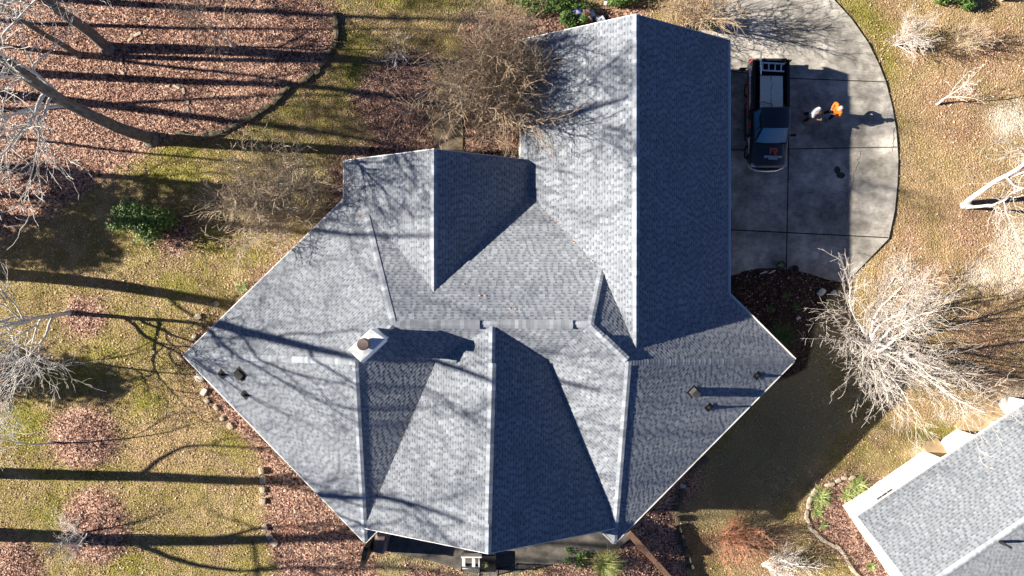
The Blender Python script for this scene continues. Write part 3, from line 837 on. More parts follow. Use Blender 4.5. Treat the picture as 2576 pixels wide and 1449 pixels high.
def branch(mbs, p, d, L, r, lvl, cf, rg):
    seg = cf["seg"][min(lvl, len(cf["seg"]) - 1)]
    ns = max(3, int(L / seg)); pts = [p.copy()]; rd = [r]; dirs = []
    wob = cf["wob"][min(lvl, len(cf["wob"]) - 1)]; trop = cf["trop"][min(lvl, len(cf["trop"]) - 1)]
    tip = cf.get("tip", 0.25) if lvl > 0 else cf.get("tip0", 0.3)
    d = d.copy()
    for i in range(ns):
        d = (d + Vector((rg.gauss(0, wob), rg.gauss(0, wob), rg.gauss(0, wob))) + ZV * trop).normalized()
        p = p + d * (L / ns); pts.append(p.copy()); dirs.append(d.copy())
        rd.append(max(cf["minr"], r * (1 - (1 - tip) * (i + 1) / ns)))
    mb_ = mbs[0] if lvl < cf.get("trunk_lvls", 1) else mbs[1]
    mb_.tube(pts, rd, 8 if r > 0.1 else (5 if r > 0.03 else 3), cap=(lvl == 0))
    if lvl >= cf["max"]: return
    nch = cf["n"][min(lvl, len(cf["n"]) - 1)]; nch = max(1, int(round(nch * rg.uniform(0.8, 1.2) * (1 if lvl == 0 else min(1.6, max(0.35, L / cf.get("nref", 2.0)))))))
    st = cf["start"][min(lvl, len(cf["start"]) - 1)]
    for k in range(nch):
        t = st + (1 - st) * ((k + rg.random()) / nch); t = min(t, 0.985)
        i = min(ns - 1, int(t * ns)); fr = t * ns - i
        q_ = pts[i].lerp(pts[i + 1], fr); rr = rd[i] * (1 - fr) + rd[i + 1] * fr
        ang = rg.uniform(*cf["ang"][min(lvl, len(cf["ang"]) - 1)])
        dd = rand_dir_about(dirs[i], ang, rg)
        if dd.z < cf.get("minz", -0.3): dd.z = abs(dd.z) * 0.3; dd.normalize()
        ln = L * rg.uniform(*cf["ratio"][min(lvl, len(cf["ratio"]) - 1)]) * (1.1 - 0.55 * t)
        branch(mbs, q_, dd, ln, max(cf["minr"], min(rr * rg.uniform(*(cf.get('kid0', (0.5, 0.75)) if lvl == 0 else (0.5, 0.75))), r * 0.7)), lvl + 1, cf, rg)
    if cf.get("leader", True) and lvl > 0:
        branch(mbs, pts[-1], dirs[-1], L * 0.45, rd[-1], lvl + 1, cf, rg)

OAK = dict(kid0=(0.22, 0.42), seg=[0.9, 0.45, 0.3, 0.25], wob=[0.045, 0.13, 0.2, 0.24], trop=[0.02, 0.05, 0.04, 0.02], n=[13, 8, 6, 3], start=[0.42, 0.25, 0.2, 0.2],
           ang=[(0.6, 1.15), (0.5, 1.0), (0.5, 1.0), (0.4, 1.0)], ratio=[(0.24, 0.42), (0.35, 0.6), (0.35, 0.6), (0.35, 0.6)], max=3, minr=0.012, nref=2.5, tip0=0.25)
FORK = dict(OAK, kid0=(0.28, 0.46), start=[0.24, 0.3, 0.2, 0.2], ang=[(0.35, 0.75), (0.45, 0.9), (0.5, 1.0), (0.4, 1.0)], ratio=[(0.4, 0.62), (0.35, 0.6), (0.35, 0.6), (0.35, 0.6)], n=[10, 8, 4, 2], max=3, nref=3.4)
SMALL = dict(seg=[0.4, 0.3, 0.2, 0.16], wob=[0.08, 0.14, 0.2, 0.22], trop=[0.04, 0.04, 0.03, 0.0], n=[8, 7, 5, 3], start=[0.25, 0.2, 0.15, 0.2],
             ang=[(0.55, 1.1), (0.5, 1.0), (0.5, 1.0), (0.4, 0.9)], ratio=[(0.4, 0.62), (0.35, 0.6), (0.35, 0.6), (0.4, 0.6)], max=3, minr=0.008, nref=1.5)
SHRUB = dict(seg=[0.3, 0.2, 0.14], wob=[0.12, 0.2, 0.26], trop=[0.03, 0.02, 0.0], n=[9, 6, 3], start=[0.2, 0.15, 0.2], ang=[(0.4, 0.9), (0.5, 1.1), (0.5, 1.0)],
             ratio=[(0.3, 0.55), (0.35, 0.6), (0.4, 0.6)], max=2, minr=0.007, nref=1.0, tip=0.3)

def tree(name, label, cat, base, h, r, cf, seed, lean=(0, 0), mt="bark_oak", mc="twig_grey", group=None, z=-0.05):
    rg = random.Random(seed); o = empty(name, (base[0], base[1], G(base[0], base[1]) + z)); tag(o, label, cat, group)
    a_, c_ = MB(), MB()
    d = Vector((lean[0], lean[1], 1)).normalized()
    c2 = dict(cf); branch((a_, c_), Vector((0, 0, 0)), d, h, r, 0, c2, rg)
    # root flare
    a_.tube([(0, 0, -0.1), (0, 0, 0.12), tuple(d * 0.5)], [r * 1.7, r * 1.25, r * 1.02], 8)
    a_.build("trunk", M[mt], o, smooth=True); c_.build("crown", M[mc], o, smooth=True)
    return o

def shrub(name, label, cat, base, h, spread, stems, r, cf, seed, mt, mc, group=None, lean=(0, 0), up=(0.35, 1.0), z=-0.03):
    rg = random.Random(seed); o = empty(name, (base[0], base[1], G(base[0], base[1]) + z)); tag(o, label, cat, group)
    a_, c_ = MB(), MB()
    cf = dict(cf)
    for k in range(stems):
        ph = 2 * math.pi * (k + rg.random() * 0.8) / stems; sp = spread * math.sqrt(rg.uniform(0.08, 1.0))
        d = Vector((math.cos(ph) * sp + lean[0], math.sin(ph) * sp + lean[1], h * rg.uniform(*up)))
        branch((a_, c_), Vector((rg.gauss(0, 0.06), rg.gauss(0, 0.06), 0)), d.normalized(), d.length * rg.uniform(0.8, 1.05), r * rg.uniform(0.7, 1.1), 0, cf, rg)
    a_.build("trunk" if cat == "tree" else "stem", M[mt], o, smooth=True); c_.build("crown" if cat == "tree" else "twigs", M[mc], o, smooth=True)
    return o

# woodland trees, upper left
tree("oak_tree", "tall grey oak with its base at the lower end of the curved stone border", "tree", P(381, 350), 19, 0.34, dict(OAK, n=[17, 9, 7, 3], start=[0.36, 0.25, 0.2, 0.2]), 101, (-0.02, 0.03))
tree("oak_tree", "thick dark trunk in the leaf litter at top left", "tree", P(272, 122), 17, 0.3, OAK, 102, (0.02, 0.07))
tree("oak_tree", "thin trunked tree between the two thick trunks in the leaf litter", "tree", P(197, 138), 14, 0.16, OAK, 103, (0.0, 0.05))
# yard trees of the left lawn with leaf rings
tree("dogwood_tree", "spreading grey twigged tree over a red leaf ring at the left edge", "tree", P(175, 787), 7.0, 0.13, dict(SMALL, n=[12, 7, 5, 2], start=[0.14, 0.2, 0.15, 0.2], ang=[(0.8, 1.35), (0.5, 1.0), (0.5, 1.0), (0.4, 0.9)], ratio=[(0.65, 0.95), (0.4, 0.65), (0.4, 0.6), (0.4, 0.6)]), 111, (0.02, 0.03), "twig_grey")
tree("dogwood_tree", "thin grey sapling standing in the middle leaf ring of the left lawn", "tree", P(135, 1112), 4.6, 0.055, SMALL, 112, (0.05, 0.0), "twig_grey")
shrub("dogwood_tree", "low forked tree on the lower squarish leaf ring of the left lawn", "tree", P(213, 1338), 3.2, 1.6, 7, 0.035, SHRUB, 113, "bark_pale", "twig_grey")
tree("dogwood_tree", "bare crown entering at the left edge below the spreading tree", "tree", P(40, 900), 6.0, 0.08, dict(SMALL, n=[8, 5, 4, 2]), 114, (0, -0.1), "twig_grey")
tree("bare_sapling", "thin bare sapling in the upper leaf bed inside the stone border", "tree", P(590, 118), 4.5, 0.06, SMALL, 115, (-0.02, 0.1), "twig_grey", "twig_tan")
tree("bare_sapling", "small whitish sapling on the grass left of the concrete walk", "tree", P(1030, 148), 2.9, 0.04, SMALL, 116, (-0.12, 0.02), "bark_pale", "twig_pale")
# trees whose shadows cross the lawn and roof (they stand just past the left edge)
for i, (bx, by, hh, rr, cf, sd, ln) in enumerate((
        (-32.3, 0.95, 23, 0.36, FORK, 121, (0.02, 0.0)), (-31.4, -10.05, 21, 0.34, FORK, 122, (0.0, 0.03)), (-32.6, -13.45, 20, 0.4, FORK, 123, (0.0, 0.04)),
        (-31.0, 12.2, 18, 0.26, OAK, 124, (0.0, 0.0)), (-33.5, 11.1, 17, 0.3, OAK, 125, (0.0, -0.02)), (-30.0, 16.4, 16, 0.25, OAK, 126, (0, 0)), (-31.5, 13.7, 17, 0.13, OAK, 171, (0, 0)), (-33.0, 9.9, 16, 0.15, OAK, 172, (0, 0.01)), (-30.5, 14.8, 15, 0.14, OAK, 173, (0, 0)), (-32.0, 8.6, 15, 0.1, OAK, 174, (0, 0)),
        (-32.0, 17.4, 18, 0.3, OAK, 127, (0.0, 0)), (-36.0, 4.3, 22, 0.3, FORK, 128, (0, 0)), (-34.5, 7.0, 15, 0.24, OAK, 129, (0, 0)))):
    tree("woodland_tree", "bare tree past the left edge whose shadow falls across the yard", "tree", (bx, by), hh, rr, cf, sd, ln, group="bare trees past the left edge")
def pine(label, base, h, z0, rad, seed):
    rg_ = random.Random(seed); o = empty("pine_tree", (base[0], base[1], -0.05)); tag(o, label, "tree", "evergreens past the left edge")
    tb_ = MB(); tb_.tube([(0, 0, 0), (0.05, 0, h * 0.5), (0, 0.05, h)], [0.22, 0.15, 0.03], 8); lb_ = MB()
    for k in range(26):
        t_ = rg_.random(); z_ = z0 + (h - z0) * t_; an = rg_.uniform(0, 6.28); r_ = rad * (1.05 - 0.7 * t_) * rg_.uniform(0.5, 1.0)
        e_ = Vector((math.cos(an) * r_, math.sin(an) * r_, z_ + 0.2)); tb_.tube([(0, 0, z_ - 0.3), tuple(e_ * 0.5 + Vector((0, 0, z_ * 0.5))), tuple(e_)], [0.05, 0.035, 0.015], 5)
        for j in range(150):
            c_ = e_ * rg_.uniform(0.75, 1.0) ; c_.z = e_.z; c_ += Vector((rg_.gauss(0, 0.4), rg_.gauss(0, 0.4), rg_.gauss(0, 0.2))); d_ = Vector((rg_.gauss(0, 1), rg_.gauss(0, 1), rg_.gauss(0, 0.6))).normalized() * 0.16; w_ = d_.orthogonal().normalized() * 0.05
            lb_.add([c_ - d_, c_ + w_, c_ + d_, c_ - w_], [(0, 1, 2, 3)], 0, rg_.random())
    tb_.build("trunk", M["bark_oak"], o); lb_.build("crown", M["holly"], o, tones=True)
pine("evergreen tree past the left edge shading the lawn above the holly bush", (-37.0, 5.6), 11.5, 4.5, 2.3, 161)
pine("evergreen tree past the left edge shading the lower end of the leaf litter", (-39.5, 3.2), 9.0, 4.5, 1.9, 162)
pine("evergreen tree past the left edge shading the lawn below the spreading tree", (-37.5, -4.4), 7.6, 4.4, 1.5, 163)
# big shrubs against the house
shrub("bare_shrub", "large dense tan bare shrub between the concrete walk and the garage wing", "shrub", P(1250, 258), 7.6, 2.7, 42, 0.05, dict(SHRUB, n=[13, 8, 4], seg=[0.45, 0.25, 0.16], nref=2.2, minr=0.011), 131, "twig_brown", "twig_brown", up=(0.55, 1.05))
shrub("bare_shrub", "wide tan bare shrub left of the rear gable corner", "shrub", P(732, 540), 5.6, 3.0, 30, 0.045, dict(SHRUB, n=[11, 8, 4], seg=[0.4, 0.22, 0.15], nref=1.8, minr=0.012), 132, "twig_tan", "twig_tan", up=(0.4, 1.05), lean=(0.2, 0.3))
shrub("bare_shrub", "grey brown bare shrub at the top corner of the garage by the driveway", "shrub", P(1722, 62), 4.6, 2.2, 20, 0.04, dict(SHRUB, n=[10, 7, 3], seg=[0.35, 0.22, 0.15], nref=1.5, minr=0.008), 133, "twig_brown", "twig_brown", up=(0.4, 1.0))
# right side
shrub("white_tree", "big white barked multi-stem tree sprawling right of the house corner", "tree", P(2190, 868), 6.6, 5.0, 16, 0.10, dict(SMALL, tip0=0.2, n=[9, 5, 4, 2], start=[0.2, 0.15, 0.15, 0.2], kid0=(0.3, 0.55), minr=0.007, ang=[(0.35, 0.8), (0.4, 0.9), (0.5, 1.0), (0.4, 0.9)], max=3), 141, "bark_pale", "twig_pale", up=(0.35, 1.05))
tree("birch_tree", "twin white birch trunks leaning out of the right edge, thicker of the pair", "tree", P(2425, 517), 8.0, 0.155, dict(SMALL, n=[10, 7, 5, 2], start=[0.34, 0.2, 0.15, 0.2], ratio=[(0.4, 0.6), (0.4, 0.6), (0.4, 0.6), (0.4, 0.6)], seg=[0.6, 0.35, 0.25, 0.2]), 142, (0.0, 0.46), "bark_birch", "twig_pale")
tree("birch_tree", "slimmer white birch trunk crossing below the thick one at the right edge", "tree", P(2430, 522), 7.0, 0.095, dict(SMALL, n=[6, 6, 4, 2], start=[0.45, 0.2, 0.15, 0.2]), 143, (0.04, 0.02), "bark_birch", "twig_pale")
shrub("bare_shrub", "fan shaped pale bare shrub at the edge of the upper right lawn", "shrub", P(2252, 112), 2.3, 1.2, 16, 0.022, SHRUB, 144, "bark_pale", "twig_pale", up=(0.6, 1.0), lean=(0.5, 0.25))
shrub("bare_shrub", "tan bare shrub to the right of the pale fan shaped one", "shrub", P(2398, 118), 2.1, 1.0, 12, 0.018, SHRUB, 145, "twig_tan", "twig_tan", up=(0.6, 1.0), lean=(0.5, 0.4))
tree("bare_sapling", "small white bare sapling on a leaf ring in the right lawn", "tree", P(2358, 262), 2.3, 0.05, dict(SMALL, start=[0.2, 0.2, 0.15, 0.2]), 146, (0.1, 0.3), "bark_birch", "bark_pale")
shrub("red_twig_shrub", "reddish bare twig shrub at the end of the house shadow", "shrub", P(1822, 1345), 2.4, 1.7, 34, 0.026, dict(SHRUB, n=[5, 4, 2], wob=[0.06, 0.14, 0.2], minr=0.011), 147, "twig_red", "twig_red", up=(0.3, 0.9), lean=(0.7, 0.1))
shrub("bare_sapling", "pale bare small tree at the bottom edge beside the curved stone border", "tree", P(1918, 1420), 2.3, 1.2, 12, 0.05, dict(SHRUB, n=[10, 7, 3], minr=0.008), 148, "bark_pale", "twig_pale", lean=(1.1, 0.7))
tree("bare_sapling", "bare tree with fine twigs in the top right corner", "tree", P(2520, 0), 4.0, 0.06, SMALL, 149, (0.05, -0.02), "twig_tan", "twig_tan")
tree("bare_tree", "bare tree past the right edge with twigs reaching over the tan grass", "tree", P(2600, 380), 6.0, 0.11, SMALL, 150, (-0.2, 0.1), "bark_birch", "twig_pale")
tree("bare_tree", "bare tree at the right edge below the big white tree's crown", "tree", P(2630, 790), 5.0, 0.1, SMALL, 151, (-0.35, 0.0), "bark_birch", "twig_pale")
shrub("red_twig_shrub", "low reddish twigs in the dark leaf bed beside the lower left eave", "shrub", P(735, 1320), 1.4, 0.9, 9, 0.014, dict(SHRUB, n=[4, 3, 2]), 152, "twig_red", "twig_red", lean=(0.2, 0.0))

# ------------------------------------------------------------------ leafy shrubs and clumps
def leafy(name, label, cat, base, rx, ry, h, n, size, m, seed, group=None, lump=7):
    rg = random.Random(seed); o = empty(name, (base[0], base[1], 0)); tag(o, label, cat, group)
    lb = MB(); lumps = [(Vector((rg.gauss(0, 0.45) * rx, rg.gauss(0, 0.45) * ry, h * rg.uniform(0.25, 0.75))), rg.uniform(0.35, 0.6)) for _ in range(lump)]
    for i in range(n):
        c, s_ = rg.choice(lumps)
        v_ = Vector((rg.gauss(0, 1), rg.gauss(0, 1), rg.gauss(0, 1))).normalized() * (rg.random() ** 0.4)
        q_ = c + Vector((v_.x * rx * s_, v_.y * ry * s_, v_.z * h * 0.42))
        if q_.z < 0.02: q_.z = rg.uniform(0.02, 0.2)
        nn = (v_ + Vector((rg.gauss(0, 0.5), rg.gauss(0, 0.5), rg.gauss(0.4, 0.5)))).normalized()
        a_ = nn.orthogonal().normalized(); b_ = nn.cross(a_); an = rg.uniform(0, 6.28)
        a2 = a_ * math.cos(an) + b_ * math.sin(an); b2 = nn.cross(a2); s1 = size * rg.uniform(0.6, 1.3)
        lb.add([q_ - a2 * s1, q_ + b2 * s1 * 0.45, q_ + a2 * s1, q_ - b2 * s1 * 0.45], [(0, 1, 2, 3)], 0, rg.random())
    lb.build("foliage", M[m], o, tones=True)
    sb_ = MB()
    for k in range(7):
        ph = rg.uniform(0, 6.28); sb_.tube([(0, 0, -0.05), (math.cos(ph) * rx * 0.25, math.sin(ph) * ry * 0.25, h * 0.4), (math.cos(ph) * rx * 0.6, math.sin(ph) * ry * 0.6, h * 0.75)], [0.03, 0.02, 0.008], 5)
    sb_.build("stem", M["twig_tan"], o)
    return o
leafy("holly_bush", "round glossy dark green holly bush standing in the left lawn", "bush", P(402, 560), 1.35, 1.35, 2.4, 5200, 0.075, "holly", 201, lump=14)
leafy("hedge", "long low green hedge along the top edge behind the garage", "hedge", P(1400, 14), 1.9, 0.5, 0.8, 3200, 0.06, "hedge", 202, lump=14)
leafy("hedge", "dark green hedge along the top edge right of the sign stack", "hedge", P(1560, -2), 1.6, 0.5, 0.9, 2600, 0.06, "holly", 203, lump=10)
leafy("evergreen_shrub", "bright green feathery shrub against the garage gable end", "shrub", P(1432, 62), 0.8, 0.7, 1.2, 2400, 0.06, "hedge", 204, lump=7)
leafy("evergreen_shrub", "small dark green shrub at the driveway corner of the garage", "shrub", P(1785, 68), 0.5, 0.5, 0.8, 900, 0.05, "holly", 205, lump=5)
leafy("evergreen_shrub", "leafy green bush cut by the top edge in the right corner", "shrub", P(2388, 0), 0.9, 0.6, 1.1, 2200, 0.07, "hedge", 206, lump=7)
leafy("evergreen_shrub", "small green bush beside the upper left of the patio walk", "shrub", P(1455, 1405), 0.9, 0.5, 0.4, 900, 0.05, "hedge", 207, lump=6)

def clump(name, label, cat, base, n, length, width, m, seed, arch=0.9, group=None, z=0.0, up=(0.35, 1.2)):
    rg = random.Random(seed); lb = MB()
    for i in range(n):
        ph = rg.uniform(0, 6.283); el = rg.uniform(*up); L_ = length * rg.uniform(0.6, 1.1); p = Vector((rg.gauss(0, 0.08), rg.gauss(0, 0.08), 0)) * (length / 0.6)
        d = Vector((math.cos(ph) * math.cos(el), math.sin(ph) * math.cos(el), math.sin(el))); sd = Vector((-math.sin(ph), math.cos(ph), 0)) * width / 2
        t = rg.random(); pts = [p.copy()]
        for k in range(4):
            d = (d - ZV * arch * 0.28).normalized(); p = p + d * L_ / 4; p.z = max(p.z, 0.02 + 0.01 * rg.random()); pts.append(p.copy())
        for k in range(4):
            w0, w1 = (1 - 0.22 * k), (1 - 0.22 * (k + 1)) * (0.3 if k == 3 else 1)
            lb.add([pts[k] - sd * w0, pts[k] + sd * w0, pts[k + 1] + sd * w1, pts[k + 1] - sd * w1], [(0, 1, 2, 3)], 0, t)
    o = lb.build(name, M[m], None, tones=True); o.location = (base[0], base[1], z + G(base[0], base[1]))
    return tag(o, label, cat, group)
clump("ornamental_grass", "bright green and cream ornamental grass clump by the front patio", "grass clump", P(1522, 1416), 420, 1.25, 0.02, "pampas", 211, 0.7)
clump("ornamental_grass", "dull green ornamental grass clump in the dark bed by the house corner", "grass clump", P(1963, 840), 320, 1.1, 0.016, "hedge", 212, 0.8)
for i, (x, y, n, L_, lb_) in enumerate(((2062, 1248, 190, 0.85, "strappy bright green plant just inside the corner of the stone border"), (2155, 1222, 180, 0.85, "strappy bright green plant against the white neighbour wall"),
        (2052, 1285, 90, 0.6, "smaller strappy plant below the corner plant of the stone border"), (2130, 1245, 90, 0.6, "strappy plant between the stone border and the white wall"),
        (2190, 1425, 60, 0.4, "low strappy plant in the lower end of the neighbour bed"), (2070, 1320, 50, 0.4, "low green plant near the bend of the curved stone border"),
        (608, 722, 60, 0.5, "pale green strappy plant beside the left eave"), (1975, 745, 40, 0.4, "green strappy plant in the middle of the dark bed"), (2000, 770, 50, 0.35, "small bright green plant in the right of the dark bed"),
        (1935, 778, 40, 0.35, "small green plant in the lower left of the dark bed"))):
    clump("strappy_plant", lb_, "plant", P(x, y), n, L_, 0.035, "strap" if i < 7 else "hedge", 220 + i, 0.9, group="strappy plants in the beds")

# ------------------------------------------------------------------ edging stones, boulders, walls
rg = random.Random(77)
def stone(p, sx, sy, sz, rz, m, label, group, name="edging_stone"):
    bm = bmesh.new(); bmesh.ops.create_cube(bm, size=1.0)
    bmesh.ops.subdivide_edges(bm, edges=list(bm.edges), cuts=1, use_grid_fill=True)
    for v_ in bm.verts:
        l = v_.co.length; v_.co = v_.co * (0.62 / max(l, 0.3)) * 0.5 + v_.co * 0.62
        v_.co += Vector((rg.uniform(-0.07, 0.07), rg.uniform(-0.07, 0.07), rg.uniform(-0.05, 0.05)))
        v_.co.x *= sx; v_.co.y *= sy; v_.co.z *= sz
    me = bpy.data.meshes.new(name); bm.to_mesh(me); bm.free(); me.materials.append(M[m])
    o = bpy.data.objects.new(name, me); o.location = (p[0], p[1], G(p[0], p[1]) + sz * 0.3); o.rotation_euler = (0, 0, rz); COL.objects.link(o)
    return tag(o, label, "stone", group)
def stone_row(pts, spacing, sx, sy, sz, m, label, group, jit=0.05, skip=0.0):
    pts = [P(*q_) for q_ in pts]; acc = 0.0
    for a, c in zip(pts[:-1], pts[1:]):
        L_ = (c - a).length; d = (c - a).normalized(); t = acc
        while t < L_:
            q_ = a + d * t + Vector((rg.uniform(-jit, jit), rg.uniform(-jit, jit), 0))
            if rg.random() >= skip:
                stone(q_, sx * rg.uniform(0.75, 1.2), sy * rg.uniform(0.8, 1.2), sz * rg.uniform(0.8, 1.2), math.atan2(d.y, d.x) + rg.uniform(-0.2, 0.2), m, label, group)
            t += spacing * rg.uniform(0.85, 1.2)
        acc = t - L_
stone_row(WOOD_EDGE + [(455, 338)], 0.42, 0.38, 0.2, 0.22, "stone_dark", "mossy stone in the curved border between leaf litter and lawn", "stones of the curved woodland border")
stone_row([(420, 70), (350, 85), (320, 105), (303, 140), (304, 180), (318, 190)], 0.5, 0.32, 0.13, 0.05, "stone", "tan stone in the short border hooked inside the leaf litter", "stones of the upper inner border", 0.05, 0.3)
stone_row([(400, 215), (440, 218), (462, 228), (472, 250), (474, 280), (470, 320)], 0.5, 0.30, 0.12, 0.05, "stone", "tan stone in the faint border in the middle of the leaf litter", "stones of the lower inner border", skip=0.4)
stone_row([(2142, 1200), (2115, 1207), (2085, 1218)], 0.42, 0.38, 0.17, 0.14, "stone", "pale stone in the short border near the white neighbour wall", "stones of the short neighbour border")
stone_row([(2046, 1240), (2032, 1270), (2027, 1300), (2036, 1325), (2052, 1346), (2080, 1362), (2110, 1378), (2126, 1400), (2140, 1425), (2158, 1449), (2175, 1475)], 0.4, 0.38, 0.18, 0.14, "stone", "pale stone in the long curved border of the neighbour bed", "stones of the curved neighbour border")
stone_row([(660, 1185), (661, 1215), (660, 1240), (662, 1300), (676, 1345), (700, 1380)], 0.5, 0.34, 0.24, 0.2, "stone", "tan stone edging the lower left leaf bed", "stones edging the lower left bed", skip=0.25)
stone_row([(497, 945), (512, 985), (530, 1010), (556, 1045), (578, 1075)], 0.7, 0.26, 0.2, 0.14, "stone", "tan stone beside the lower left eave", "stones along the lower left eave", 0.12)
stone_row([(490, 845), (497, 825), (500, 800), (560, 757)], 1.2, 0.28, 0.2, 0.14, "stone", "tan stone beside the upper left eave", "stones along the upper left eave", 0.12, 0.2)
stone_row([(1770, 1155), (1745, 1180), (1720, 1230), (1700, 1280), (1706, 1330), (1716, 1360), (1728, 1395), (1745, 1449)], 0.5, 0.36, 0.26, 0.2, "stone_dark", "dark stone edging the leaf bed along the lower right eave", "stones edging the lower right bed", skip=0.15)
for (x, y, s_, lb_) in ((505, 948, 0.45, "white boulder at the left corner of the house"), (2065, 735, 0.38, "pale boulder in the dark bed near the driveway tip"), (2098, 738, 0.32, "smaller pale boulder touching the driveway tip"),
                       (514, 985, 0.36, "white rock below the left corner boulder"), (1718, 1222, 0.3, "small white rock in the shaded lower right bed"), (2008, 800, 0.2, "flat grey rock in the dark bed")):
    stone(P(x, y), s_, s_ * 0.7, s_ * 0.55, rg.uniform(0, 3), "stone_pale", lb_, None, "boulder")

M["brick"] = noisy("brick_coping", (0.16, 0.085, 0.06), (0.30, 0.19, 0.14), 9, 0.85, 0.3)
def coping(a, c, w, z, label):
    a = P(*a); c = P(*c); d = (c - a).normalized(); L_ = (c - a).length; cb2 = MB(); n_ = int(L_ / 0.085)
    cb2.box((a + c) / 2 + Vector((0, 0, z * 0.4)), (L_, w * 0.9, z * 0.8), math.atan2(d.y, d.x))
    for i in range(n_):
        cb2.box(a + d * (i + 0.5) * L_ / n_ + Vector((0, 0, z * 0.9)), (L_ / n_ - 0.012, w, z * 0.2), math.atan2(d.y, d.x))
    tag(cb2.build("brick_wall", M["brick"]), label, "wall")
coping((1577, 1332), (1642, 1402), 0.32, 0.55, "low brick garden wall starting under the lower right eave")
coping((1645, 1406), (1705, 1475), 0.3, 0.4, "lower brick wall continuing past the step to the bottom edge")
pw = MB(); pw.box(P(938, 1362) + Vector((0, 0, 1.1)), (0.2, 1.0, 2.2), -0.2); pw.box(P(938, 1362) + Vector((0, 0, 2.23)), (0.26, 1.08, 0.06), -0.2)
tag(pw.build("privacy_wall", M["blackplastic"]), "dark narrow screen wall at the left end of the patio", "wall")

# ------------------------------------------------------------------ patio things
M["tarp"] = noisy("taupe_cover", (0.14, 0.11, 0.105), (0.24, 0.195, 0.185), 5, 0.8, 0.6)
bm = bmesh.new(); bmesh.ops.create_cube(bm, size=1.0); bmesh.ops.subdivide_edges(bm, edges=list(bm.edges), cuts=5, use_grid_fill=True)
for v_ in bm.verts:
    x, y, z = v_.co; k = 1.0 + (0.5 - z) * 0.25
    v_.co = Vector((x * 0.62 * k, y * 0.95 * k, (z + 0.5) * 1.05)) + Vector((1, 1, 0)) * 0.045 * mnoise.noise((x * 6, y * 6, z * 4)) + Vector((0, 0, 0.06)) * mnoise.noise((x * 4, y * 4, 2))
    if z > 0.4: v_.co.x *= 0.85; v_.co.y *= 0.9
me = bpy.data.meshes.new("covered_grill"); bm.to_mesh(me); bm.free(); me.materials.append(M["tarp"])
for p_ in me.polygons: p_.use_smooth = True
gr = bpy.data.objects.new("covered_grill", me); gr.location = P(958, 1362, 0) * 0.985 + Vector((0, 0, 0.05)); gr.rotation_euler = (0, 0, -0.25); COL.objects.link(gr)
tag(gr, "grill under a wrinkled taupe cover at the left end of the patio", "grill")

bench = empty("patio_chair", P(1188, 1410)); bench.location.z = 0.05; tag(bench, "white slatted patio chair behind the black railing", "chair")
for (x) in (-0.44, 0.1, 0.45):
    s_ = MB(); s_.box((x, 0.15, 0.44), (0.17, 0.75, 0.04)); s_.build("slat", M["white"], bench)
s_ = MB(); s_.box((0, -0.22, 0.40), (1.1, 0.08, 0.1)); s_.build("seat_frame", M["white"], bench)
for sx in (-0.5, 0.5):
    for sy in (-0.2, 0.5):
        s_ = MB(); s_.box((sx, sy, 0.2), (0.07, 0.07, 0.4)); s_.build("leg", M["white"], bench)
s_ = MB(); s_.box((0, 0.55, 0.65), (1.1, 0.06, 0.5)); s_.build("backrest", M["white"], bench)
M["darkmetal"] = mat("black_metal", (0.02, 0.02, 0.021), 0.45, 0.3, 0.4)
M["railtop"] = mat("sunlit_rail", (0.42, 0.42, 0.41), 0.35, 0.6, 0.5)  # pale tone paints sunlight onto the top rails that use it
rail = empty("railing", P(1210, 1428)); rail.location.z = 0.05; tag(rail, "black baluster railing around the bottom of the patio", "railing")
rp = [P(1164, 1417), P(1209, 1429), P(1254, 1428), P(1300, 1417)]; ro_ = P(1210, 1428)
rp = [p - ro_ for p in rp]
for i in range(3):
    a, c = rp[i], rp[i + 1]; d = c - a; tb = MB()
    tb.box((a + c) / 2 + Vector((0, 0, 0.86)), (d.length, 0.06, 0.04), math.atan2(d.y, d.x)); tb.build("top_rail", M["railtop"] if i < 2 else M["darkmetal"], rail)
    tb = MB(); tb.box((a + c) / 2 + Vector((0, 0, 0.1)), (d.length, 0.04, 0.03), math.atan2(d.y, d.x)); tb.build("bottom_rail", M["darkmetal"], rail)
    for k in range(1, 9):
        q_ = a + d * k / 9; tb = MB(); tb.box(q_ + Vector((0, 0, 0.48)), (0.018, 0.018, 0.74)); tb.build("baluster", M["darkmetal"], rail)
for q_ in rp:
    tb = MB(); tb.box(q_ + Vector((0, 0, 0.45)), (0.07, 0.07, 0.9)); tb.box(q_ + Vector((0, 0, 0.92)), (0.09, 0.09, 0.04)); tb.build("post", M["darkmetal"], rail)
tbl = empty("patio_table", P(1228, 1405)); tbl.location.z = 0.05; tag(tbl, "dark square patio table behind the middle of the railing", "table")
s_ = MB(); s_.box((0, 0, 0.5), (0.9, 1.0, 0.05)); bevel(s_.build("tabletop", M["darkmetal"], tbl), 0.015)
for sx in (-0.4, 0.4):
    for sy in (-0.44, 0.44):
        s_ = MB(); s_.box((sx, sy, 0.24), (0.05, 0.05, 0.47)); s_.build("leg", M["darkmetal"], tbl)
clump("potted_plant", "small pale potted plant at the table edge by the railing", "plant", P(1222, 1420, 0.6), 30, 0.22, 0.03, "pampas", 241, 0.9, z=0.57)

